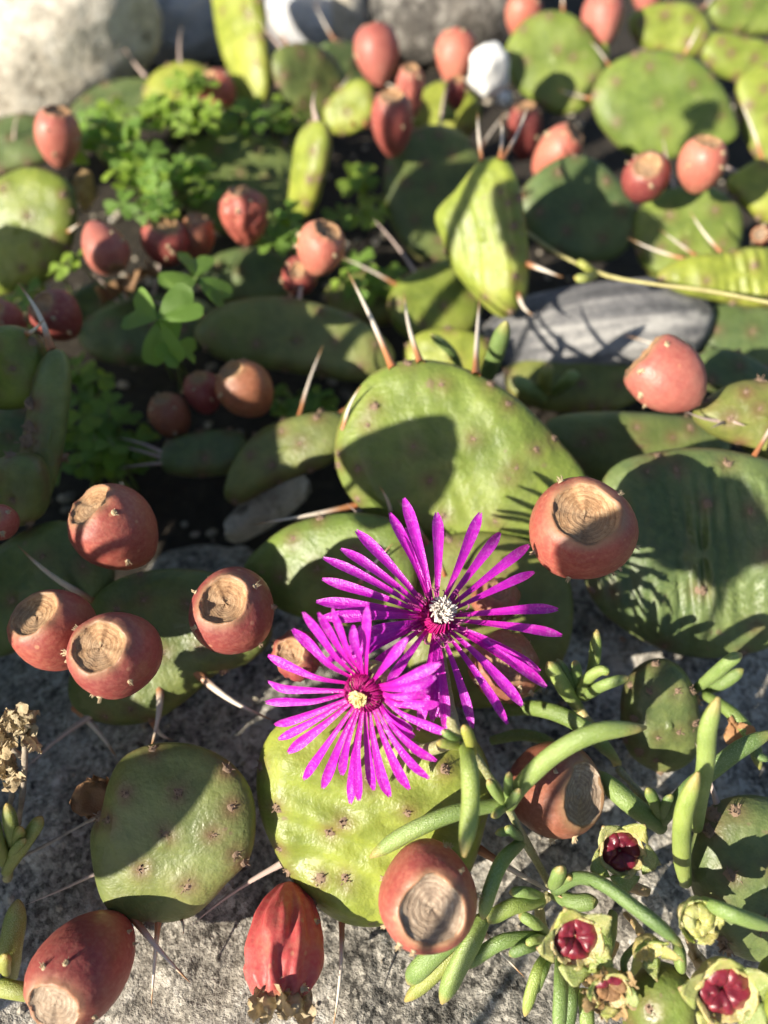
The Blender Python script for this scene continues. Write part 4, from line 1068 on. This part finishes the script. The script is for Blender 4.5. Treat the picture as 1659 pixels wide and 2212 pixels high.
capsule('small yellow seed capsule with pointed withered sepals', 1398, 2045, .030, 34, (.15, -.45, .88), [(1375, 2000, .018), (1352, 1975, .012)], lobes=0, sep=5, sep_len=.95, sep_up=.8, seed=5)
capsule('dried brown seed capsule with two red lobes and papery flakes', 1316, 2130, .028, 44, (.0, -.2, .98), [(1312, 2080, .018), (1330, 2040, .012)], lobes=5, sep=4, sep_len=.5, flakes=9, cup='cup', red={0: 'dead', 3: 'dead', 4: 'dead'}, seed=6)

# ------------------------------------------------------------------ the two flowers
def flower(label, cpx, cpy, z, axis, tips, wide, kind, stem_pts, lift, r0=.0026, seed=0):
    rn = random.Random(seed)
    A = cv(*axis)
    C = onz(cpx, cpy, z)
    F = frame(C, A, RV)
    rt = root('ice_plant_flower', label, 'flower', W((*stem_pts[-1][:2], 0)), 'ice plant flowers')
    od = sorted(tips, key=lambda q: math.atan2(q[1] - cpy, q[0] - cpx))
    extra = []
    for q in range(len(od)):
        a, b = od[q], od[(q + 1) % len(od)]
        if rn.random() < .18:
            k_ = rn.uniform(.80, .95)
            extra.append((cpx + ((a[0] + b[0]) / 2 - cpx) * k_, cpy + ((a[1] + b[1]) / 2 - cpy) * k_))
    for ti, (tx, ty) in enumerate(list(tips) + extra):
        r = ray(tx, ty)
        t = (C - CAM).dot(A) / r.dot(A)
        t0 = CAM + r * t
        dirv = (t0 - C); ln = dirv.length
        lf = lift(ti) + rn.uniform(-.0012, .0012)
        # move the tip along its view ray so that it stands lf above the flower plane
        tip = CAM + r * (t + lf / r.dot(A))
        d0 = (tip - C); d0 = (d0 - A * d0.dot(A)).normalized()
        b = C + d0 * r0 + A * rn.uniform(-.0006, .0004)
        m1 = b.lerp(tip, .35) + A * (rn.uniform(.0008, .0022) - lf * .12)
        m2 = b.lerp(tip, .72) + A * (rn.uniform(.0004, .0022) - lf * .10)
        path = catmull([b, m1, m2, tip], 14)
        wmax = wide * rn.uniform(.85, 1.15)
        v, f, tt, sss_ = [], [], [], []
        sk = rn.uniform(-.10, .10)
        for i, p in enumerate(path):
            s_ = i / 14
            d = (path[min(14, i + 1)] - path[max(0, i - 1)]).normalized()
            x = d.cross(A).normalized()
            nn = x.cross(d).normalized()
            x = (x + nn * (sk * 3 * s_)).normalized()
            prof = .34 + .66 * min(1, s_ / .66) ** 1.4
            if s_ > .74: prof *= max(.25, 1 - ((s_ - .74) / .26) ** 2 * .75)
            w = wmax * prof / 2
            for q in (-1, -.5, 0, .5, 1):
                e = (.32 * q * q - .10 * (abs(q) < .1)) * w
                back = 0
                if i == 14 and abs(q) < .1: back = -.0005 * rn.uniform(.2, 1.6)
                v.append(p + x * (w * q) + nn * e + d * back - C); tt.append(s_); sss_.append(q * 1.1 + ti * 3.7)
        for i in range(14):
            for j in range(4):
                a = i * 5 + j
                f.append((a, a + 1, a + 6, a + 5))
        put('petal', mesh_data('petal', v, f, M['petal'], attr={'t': tt, 's': sss_}), Matrix.Translation(C), rt)
    def hairs(name, n, fn, mat, rad, segs=5):
        v, f = [], []
        for q in range(n):
            pts = catmull([F @ Vector(p) for p in fn(q)], segs)
            i0 = len(v)
            for i, p in enumerate(pts):
                d = (pts[min(segs, i + 1)] - pts[max(0, i - 1)]).normalized()
                x = d.orthogonal().normalized(); y = d.cross(x)
                rr_ = rad * (1 - .45 * i / segs)
                for j in range(4):
                    a = math.pi / 2 * j
                    v.append(p + x * (rr_ * math.cos(a)) + y * (rr_ * math.sin(a)) - C)
            for i in range(segs):
                for j in range(4):
                    a, b = i0 + i * 4 + j, i0 + i * 4 + (j + 1) % 4
                    f.append((a, b, b + 4, a + 4))
            f.append((i0 + segs * 4, i0 + segs * 4 + 1, i0 + segs * 4 + 2, i0 + segs * 4 + 3))
        o = put(name, mesh_data(name, v, f, M[mat]), Matrix.Translation(C), rt)
        o['kind'] = 'stuff'
        return o
    # receptacle under the petals
    v, f = [], []
    for i in range(9):
        a = math.pi * i / 8
        for j in range(20):
            b = 2 * math.pi * j / 20
            v.append((.0044 * math.sin(a) * math.cos(b), .0044 * math.sin(a) * math.sin(b), -.0036 + .0034 * math.cos(a)))
    for i in range(8):
        for j in range(20):
            a, b = i * 20 + j, i * 20 + (j + 1) % 20
            f.append((a, a + 20, b + 20, b))
    put('receptacle', mesh_data('receptacle', v, f, M['cup']), F, rt)
    v2, f2 = ellipsoid(.0026, .0026, .0016, 18, 8)
    put('eye', mesh_data('eye', v2, f2, M['core']), F @ Matrix.Translation((0, 0, .0004 if kind == 'open' else -.0012)), rt)
    if kind == 'open':
        def outer(q):
            a = rn.uniform(0, 6.283); l = rn.uniform(.8, 1.25)
            return [(.0022 * math.cos(a), .0022 * math.sin(a), -.0002), (.0036 * l * math.cos(a), .0036 * l * math.sin(a), .0012), (.0050 * l * math.cos(a + .1), .0050 * l * math.sin(a + .1), .0026 * l), (.0047 * l * math.cos(a + .2), .0047 * l * math.sin(a + .2), .0036 * l)]
        def inner(q):
            a = rn.uniform(0, 6.283); k_ = rn.uniform(.8, 1.2)
            return [(.0026 * math.cos(a), .0026 * math.sin(a), -.0004), (.0028 * k_ * math.cos(a), .0028 * k_ * math.sin(a), .0016), (.0020 * math.cos(a + .2), .0020 * math.sin(a + .2), .0034 * k_)]
        def white(q):
            a = rn.uniform(0, 6.283); k_ = math.sqrt(rn.uniform(0, 1)); ox, oy = .0006, .0007
            return [(.0010 * k_ * math.cos(a), .0010 * k_ * math.sin(a), .0010), (ox + .0017 * k_ * math.cos(a), oy + .0017 * k_ * math.sin(a), .0034), (ox + .0027 * k_ * math.cos(a + .3), oy + .0027 * k_ * math.sin(a + .3), .0052 + rn.uniform(-.0006, .0008) - k_ * .001)]
        hairs('staminode_fringe', 46, outer, 'filament', .00016)
        hairs('staminode_ring', 150, inner, 'core', .00022)
        hairs('stamen_tuft', 150, white, 'stamen', .00021)
    else:
        def cone(q):
            a = 2 * math.pi * q / 52 + rn.uniform(-.05, .05); h_ = rn.uniform(.75, 1.15)
            return [(.0034 * math.cos(a), .0034 * math.sin(a), -.0010), (.0035 * math.cos(a), .0035 * math.sin(a), .0008 * h_), (.0027 * math.cos(a + .1), .0027 * math.sin(a + .1), .0018 * h_), (.0015 * h_ * math.cos(a + .2), .0015 * h_ * math.sin(a + .2), .0020 * h_)]
        def yel(q):
            a = rn.uniform(0, 6.283); k_ = math.sqrt(rn.uniform(0, 1))
            return [(.0004 * k_ * math.cos(a), .0004 * k_ * math.sin(a), .0014), (.0014 * k_ * math.cos(a), .0014 * k_ * math.sin(a), .0028), (.0019 * k_ * math.cos(a + .3), .0019 * k_ * math.sin(a + .3), .0036 - .0006 * k_)]
        hairs('staminode_cone', 52, cone, 'core', .00021)
        hairs('anther_tuft', 110, yel, 'anther', .00018)
    q = [C - A * .004] + [W(p) for p in stem_pts]
    sweep('stalk', q, lambda t: .0012, M['ice_stem'], rt, n=14, sides=10, jit=.1)
    return rt
Z1 = lambda l: [(548.6 + x * .4299, 1042.3 + y * .4299) for x, y in l]
tips1 = Z1([(752, 78), (682, 153), (918, 150), (1138, 150), (1236, 252), (1384, 314), (1408, 450), (1528, 638), (1548, 768), (1438, 950), (1470, 1028), (1352, 1125), (1275, 1215), (1098, 1238), (962, 1255),
            (895, 1200), (825, 1245), (512, 240), (436, 333), (346, 378), (342, 485), (313, 598), (338, 680), (352, 900), (440, 905), (668, 1010), (560, 765)])
tips2 = Z1([(247, 648), (323, 652), (396, 630), (193, 735), (70, 868), (70, 1000), (58, 1105), (103, 1218), (122, 1290), (170, 1358), (248, 1492), (345, 1538), (484, 1615), (528, 1600), (684, 1580), (782, 1542), (882, 1488), (918, 1398),
            (985, 1262), (930, 1110), (915, 975), (940, 905), (772, 778), (572, 618), (500, 715), (800, 1245), (905, 1130)])
flower('violet magenta flower with a white stamen tuft, opened flat above its twin', 942, 1334, .052, (.10, .30, .95), tips1, .00205, 'open', [(955, 1450, .046), (970, 1530, .046), (985, 1590, .046)], lambda i: -.0012 if i not in (23, 24, 25, 26) else .002, seed=3)
flower('bright magenta flower with a yellow eye in a crimson cone', 787, 1494, .050, (-.34, -.24, .91), tips2, .00180, 'cone', [(850, 1570, .036), (905, 1620, .036), (985, 1600, .044)], lambda i: .0045 if i < 4 or 21 <= i <= 24 else .0008, r0=.0032, seed=5)

# ------------------------------------------------------------------ clover
def make_leaflet(mat, seed, nk=.14):
    rn = random.Random(seed)
    n, m = 8, 10
    v, f = [], []
    for i in range(m + 1):
        t = i / m
        w = .52 * math.sin(min(1, t * 1.18) * math.pi * .5) ** .9 * (1 if t < .8 else math.sqrt(max(0, 1 - ((t - .8) / .2) ** 2) * .75 + .25))
        for j in range(n + 1):
            s_ = j / n * 2 - 1
            notch = -nk * max(0, (t - .7) / .3) * (1 - abs(s_)) ** 1.5
            v.append((w * s_, t + notch, .22 * abs(s_) * w + .10 * t * t * -1 + .03 * float(vn(s_ * 2 + seed, t * 3, seed))))
    for i in range(m):
        for j in range(n):
            a = i * (n + 1) + j
            f.append((a, a + 1, a + n + 2, a + n + 1))
    return mesh_data('leaflet', v, f, mat)
LEAFLET = {'clover': [make_leaflet(M['clover'], s_) for s_ in (1, 2, 3)], 'clover_y': [make_leaflet(M['clover_y'], s_) for s_ in (4, 5, 6)]}
def clover(label, leaves, base, mat='clover', seed=0, group='clover plants'):
    rn = random.Random(seed)
    b = W((*base, 0)); b.z = -.012
    rt = root('clover_plant', label, 'clover', b, group)
    for lf in leaves:
        px, py, z, spx = lf[:4]
        nrm = lf[4] if len(lf) > 4 else None
        c = onz(px, py, z)
        size = spx * depth_of(c) / FPX
        b2 = b + Vector((rn.uniform(-.008, .008), rn.uniform(-.008, .008), 0))
        st = sweep('leaf_stalk', [b2, b2.lerp(c, .5) + Vector((rn.uniform(-.004, .004), rn.uniform(-.004, .004), .006)), c], lambda t: .0005, M['stalk'], rt, n=8, sides=6)
        N = cv(*nrm) if nrm else Vector((rn.uniform(-.6, .5), rn.uniform(-.6, .4), 1)).normalized()
        a0 = lf[5] if len(lf) > 5 else rn.uniform(0, 6.28)
        F = frame(c, N, RV)
        mm = mat if rn.random() < .6 else 'clover_y'
        for q in range(3):
            L = Matrix.Rotation(a0 + q * 2.094, 4, 'Z') @ Matrix.Rotation(rn.uniform(-.35, .25), 4, 'X') @ Matrix.Diagonal((size, size, size, 1))
            put('leaflet', rn.choice(LEAFLET[mm]), F @ L, st)
    return rt
def patch(cx, cy, rx, ry, n, z0, z1, s0, s1, seed):
    rn = random.Random(seed)
    out = []
    for q in range(n):
        a, k_ = rn.uniform(0, 6.28), math.sqrt(rn.random())
        out.append((cx + rx * k_ * math.cos(a), cy + ry * k_ * math.sin(a), rn.uniform(z0, z1), rn.uniform(s0, s1)))
    return out
clover('clover patch with small bright leaves under the shrivelled pink fruit', patch(395, 225, 80, 60, 32, .028, .046, 24, 36, 1), (395, 240), 'clover_y', 1)
clover('clover patch crowding the coral fruit with a flat tan crown', patch(235, 285, 85, 60, 28, .026, .046, 24, 38, 2), (240, 300), 'clover', 2)
clover('clover patch between the coral fruits and the dark green pad', patch(345, 400, 115, 75, 36, .028, .048, 26, 40, 3), (340, 420), 'clover', 3)
clover('clover sprig beside the shrivelled crimson fruit and slender pad', patch(605, 490, 50, 40, 6, .022, .034, 30, 42, 4), (600, 500), 'clover', 4)
clover('clover sprig behind the slender bright pad', patch(615, 265, 40, 45, 7, .020, .034, 26, 36, 5), (610, 270), 'clover', 5)
clover('dim clover sprig between the slender pad and folded pad', patch(770, 430, 55, 60, 7, .014, .024, 30, 44, 6), (770, 440), 'clover', 6)
clover('dark clover growing in deep shade beside the corky upright pad', patch(220, 880, 75, 120, 14, .010, .022, 36, 52, 7), (220, 890), 'clover', 7)
clover('pair of broad clover leaves standing above the shaded pads', [(341, 690, .052, 98, (-.2, .1, 1), -1.0), (425, 600, .048, 80, (.3, .55, .7), -1.9), (380, 742, .046, 60, (.6, .2, .6), .6)], (380, 800), 'clover', 8)
clover('bright clover leaf curled beside the pad with broad shadow band', [(130, 575, .034, 40), (165, 560, .034, 30)], (150, 590), 'clover_y', 9)
clover('clover patch in shade between the shaded flat pad and dark pads', patch(520, 270, 70, 50, 10, .016, .030, 26, 38, 10), (520, 280), 'clover', 10)
clover('dark clover in the deep gap below the broad olive pad', patch(640, 860, 70, 30, 8, .006, .014, 34, 46, 14), (640, 865), 'clover', 14)
clover('dark clover carpet in shade under the corky upright pad', patch(230, 1000, 110, 60, 14, .004, .012, 34, 50, 15), (230, 1000), 'clover', 15)
clover('clover in shade behind the dappled oval pad', patch(60, 660, 70, 40, 10, .010, .02, 30, 44, 16), (60, 665), 'clover', 16)
clover('clover sprig low behind the bright coral fruit with dark crown', patch(790, 600, 60, 50, 8, .010, .022, 30, 44, 12), (790, 610), 'clover', 12)

# ------------------------------------------------------------------ dry bits
r = root('straw_stalk', 'thin straw coloured stalk with small pods crossing above the banded stone', 'stalk', W((1400, 620, 0)))
stem(r, [(1135, 500, .030), (1200, 545, .036), (1300, 592, .044), (1400, 612, .048), (1540, 630, .050), (1720, 665, .052)], 9, 'straw')
leaf(r, [(1288, 592, .043), (1265, 600, .046), (1240, 600, .046)], 22, 'ice_yellow', name='pod')
leaf(r, [(1288, 590, .043), (1265, 575, .046), (1248, 562, .046)], 20, 'ice_yellow', name='pod')
def seed_head(label, head, stalk, size, seed):
    rn = random.Random(seed)
    c = W(head)
    r = root('dry_seed_head', label, 'seed head', W((*stalk[-1][:2], 0)), 'dry seed heads')
    for q in range(8):
        d = Vector((rn.uniform(-1, 1), rn.uniform(-1, 1), rn.uniform(-.2, 1)))
        crumple('husk_flake', c + d * size * .22, size * rn.uniform(.45, .75), rn.randint(0, 999), M['dry_pale'], r, d, n=12)
    stem(r, [head] + list(stalk), 12, 'twig', 'stalk')
seed_head('papery tan dry seed head on a grey stalk above the granite', (50, 1575, .040), [(54, 1620, .036), (50, 1700, .026), (40, 1780, .014)], .0062, 1)
seed_head('crumpled pale dry seed head leaning against the taller one', (10, 1585, .038), [(30, 1620, .034), (52, 1640, .032)], .0068, 2)
seed_head('low dry seed head with a folded husk above the yellowish rosette', (20, 1675, .030), [(25, 1720, .024), (5, 1790, .014)], .0058, 3)
def litter(name, label, px, py, z, size, seed, nrm, cat='dead leaf', mat='dead'):
    o = crumple(name, onz(px, py, z), size, seed, M[mat], None, cv(*nrm), n=13)
    tag(o, label, cat, 'withered leaf scraps')
litter('dead_leaf', 'brown dead leaf scrap caught against the pad with purple areoles', 226, 1735, .018, .009, 4, (-.6, .6, .4))
litter('dead_leaf', 'orange brown curled dead leaf below the coral egg shaped fruit', 255, 622, .026, .017, 7, (.8, .3, .5))
litter('dead_leaf', 'withered brown scrap behind the crossed upright ice plant leaves', 1585, 1592, .022, .006, 9, (.3, .6, .6))
litter('dead_leaf', 'yellow withered leaf hanging under the clover by the coral fruit', 190, 395, .034, .010, 11, (-.2, -.9, .3), mat='dry')
r = root('dry_thread', 'thin grey dried stalk lying from the rosette to purple stained pad', 'stalk', W((100, 1830, 0)))
stem(r, [(20, 1862, .012), (90, 1830, .016), (190, 1775, .018), (262, 1748, .026)], 7, 'twig', 'stalk')

# ================================================================== unseen cacti and weeds added out of view to cast shade
def bare_pad(parent, c, N, w, h, roll, mat, seed):
    rn = random.Random(seed)
    F = frame(c, N, Vector((.60, -.80, 0))) @ Matrix.Rotation(roll, 4, 'Z')
    NA, NR = 56, 12
    v, f = [], []
    ang = np.linspace(0, 2 * math.pi, NA, endpoint=False)
    for side in (1, -1):
        base = len(v)
        v.append((0, 0, side * .005))
        for i in range(1, NR + 1):
            q = math.sin(i / NR * math.pi / 2)
            if side < 0 and i == NR: break
            for a in ang:
                k_ = 1 + .06 * float(vn(math.cos(a) * 1.5 + seed, math.sin(a) * 1.5, 0)) - .10 * math.sin(a)
                x, y = w / 2 * q * math.cos(a) * k_, h / 2 * q * math.sin(a)
                v.append((x, y, side * .005 * math.sqrt(max(0, 1 - q ** 3.4)) + .0012 * float(fbm(x * 40 + seed, y * 40, side, 2)) * (1 - q)))
        if side > 0: tr = base + 1 + (NR - 1) * NA
        def vid(i, j): return tr + j % NA if i == NR - 1 else base + 1 + i * NA + j % NA
        for j in range(NA):
            q = (base, vid(0, j), vid(0, j + 1)); f.append(q if side > 0 else q[::-1])
            for i in range(NR - 1):
                q = (vid(i, j), vid(i + 1, j), vid(i + 1, j + 1), vid(i, j + 1)); f.append(q if side > 0 else q[::-1])
    return put('pad', mesh_data('pad', v, f, M[mat], attr={'stain': [0] * len(v)}), F, parent)
def cactus(label, tx, ty, z0, s_, w, h, seed):
    """an unseen cactus added to cast shade; its top pad stands between the place (tx, ty, z0) and the sun"""
    rn = random.Random(seed)
    c = onz(tx, ty, z0) + SUN * s_
    N = (SUN + Vector((rn.uniform(-.2, .2), rn.uniform(-.2, .2), -.25))).normalized()
    r = root('shade_cactus', label, 'cactus', Vector((c.x, c.y, -.012)), 'unseen cacti added for shade')
    side = Vector((0, 0, 1)) - N * N.z; side.normalize()
    F = frame(c, N, RV)
    roll = rn.uniform(-.3, .3)
    bare_pad(r, c, N, w, h, roll, 'pad', seed)
    p = c - side * (h * .46)
    k_ = 0
    while p.z > .004 and k_ < 6:
        hh = min(.05, max(.02, p.z + .012))
        d = Vector((rn.uniform(-.15, .15), rn.uniform(-.15, .15), -1)).normalized()
        q = p + d * hh * .5
        bare_pad(r, q, (N - d * N.dot(d)).normalized(), min(.030, w * .8), hh * 1.08, 0, 'pad', seed + k_ + 1)
        p = p + d * hh * .96; k_ += 1
    return r
LEAF_BROAD = make_leaflet(M['clover'], 21, -.05)
def weed(label, tx, ty, z0, s_, size, n, seed, spread, side=0.0):
    """an unseen weed added to cast shade; its crown stands between the place and the sun"""
    rn = random.Random(seed)
    c = onz(tx, ty, z0) + SUN * s_
    b = Vector((c.x - .03 + .6 * side, c.y - .03 - .8 * side, -.012))
    r = root('shade_weed', label, 'weed', b, 'unseen weeds added for shade')
    sweep('stem', [b, b.lerp(c, .5) + Vector((-.01, -.005, .0)), c], lambda t: (.0030 if seed > 67 else .0020 if seed == 67 else .0014) * (1 - .4 * t) * (1 + .25 * math.sin(t * 40) * (seed == 69)), M['stalk'], r, n=24, sides=8)
    for q in range(n):
        off = Vector((rn.uniform(-1, 1), rn.uniform(-1, 1), rn.uniform(-1, 1))) * spread
        off -= SUN * off.dot(SUN) * .7
        N = (SUN + Vector((rn.uniform(-.4, .4), rn.uniform(-.4, .4), rn.uniform(-.3, .3)))).normalized()
        k_ = size * rn.uniform(.7, 1.1)
        F = frame(c + off, N, (rn.uniform(-1, 1), rn.uniform(-1, 1), rn.uniform(-1, 1)))
        put('leaf', LEAF_BROAD, F @ Matrix.Diagonal((k_, k_, k_, 1)) @ Matrix.Translation((0, -.5, 0)), r)
        if off.length > .004:
            sweep('leaf_stalk', [c - Vector((0, 0, .004)), c + off * .6, c + off], lambda t: .0005, M['stalk'], r, n=5, sides=6)
    return r
for q, a in enumerate([
    (95, 1700, 0, .10, .050, .055), (318, 1730, .022, .13, .019, .032), (240, 1200, .03, .12, .046, .036), (440, 1170, 0, .14, .056, .040),
    (430, 930, .01, .16, .080, .055), (170, 850, .01, .13, .085, .060), (600, 705, .022, .15, .050, .020)]):
    cactus(['wide flat cactus', 'tall narrow cactus', 'leaning cactus', 'paired pad cactus', 'broad topped cactus', 'rounded cactus', 'slim cactus'][q] + ' added out of view to cast shade', *a, 40 + q)
for q, a in enumerate([(1650, 1130, .03, .26, .022, 2, 0, .006, .07), (850, 1000, .036, .17, .034, 1, 3, .001, -.06), (1310, 515, .026, .30, .024, 2, 4, .004, .08), (955, 430, .02, .26, .030, 2, 5, .006, .02), (0, 575, .03, .09, .030, 1, 6, .001, .02), (100, 65, .045, .12, .010, 1, 7, .001, .0), (1250, 185, .034, .34, .012, 1, 8, .001, .0), (1520, 250, .032, .36, .012, 1, 9, .001, .035)]):
    tx, ty, z0, s_, size, n, sd, spread, side = a
    weed(['tall many leaved weed', 'slender weed', 'tallest weed', 'weed with two broad leaves', 'single leaved weed', 'thin stemmed weed', 'thick stemmed weed', 'knobbly stemmed weed'][q] + ' growing beside the granite outside the view', tx, ty, z0, s_, size, n, 60 + sd, spread, side)

# ------------------------------------------------------------------ loose grit on rock and soil
rn = random.Random(99)
v, f = [], []
ico_v = [(0, 0, 1), (.9, 0, .3), (.28, .85, .3), (-.72, .53, .3), (-.72, -.53, .3), (.28, -.85, .3), (.7, .5, -.5), (-.28, .85, -.5), (-.9, 0, -.5), (-.28, -.85, -.5), (.7, -.5, -.5)]
ico_f = [(0, 1, 2), (0, 2, 3), (0, 3, 4), (0, 4, 5), (0, 5, 1), (1, 6, 2), (2, 6, 7), (2, 7, 3), (3, 7, 8), (3, 8, 4), (4, 8, 9), (4, 9, 5), (5, 9, 10), (5, 10, 1), (1, 10, 6)]
for q in range(900):
    x, y = rn.uniform(-.2, .2), rn.uniform(-.02, .45)
    if y < .125 and abs(x) < .19:
        iz = Z[int(np.clip((y + .16) / .31 * (ny - 1), 0, ny - 1)), int(np.clip((x + .21) / .42 * (nx - 1), 0, nx - 1))]
    else: iz = -.010
    r_ = rn.uniform(.0004, .0011) * (1 if y < .125 else 2.2)
    i0 = len(v); a = rn.uniform(0, 6.28); sx, sy, sz = rn.uniform(.7, 1.3), rn.uniform(.7, 1.3), rn.uniform(.5, .9)
    for (p, w, h) in ico_v:
        p, w = p * sx, w * sy
        v.append((x + r_ * (p * math.cos(a) - w * math.sin(a)), y + r_ * (p * math.sin(a) + w * math.cos(a)), float(iz) + r_ * (h * sz + .3)))
    f += [tuple(i0 + t for t in p) for p in ico_f]
tag(put('gravel', mesh_data('gravel', v, f, M['grit'], smooth=False), Matrix()), 'fine pale and dark grit scattered over rock and soil', 'gravel', kind='stuff')
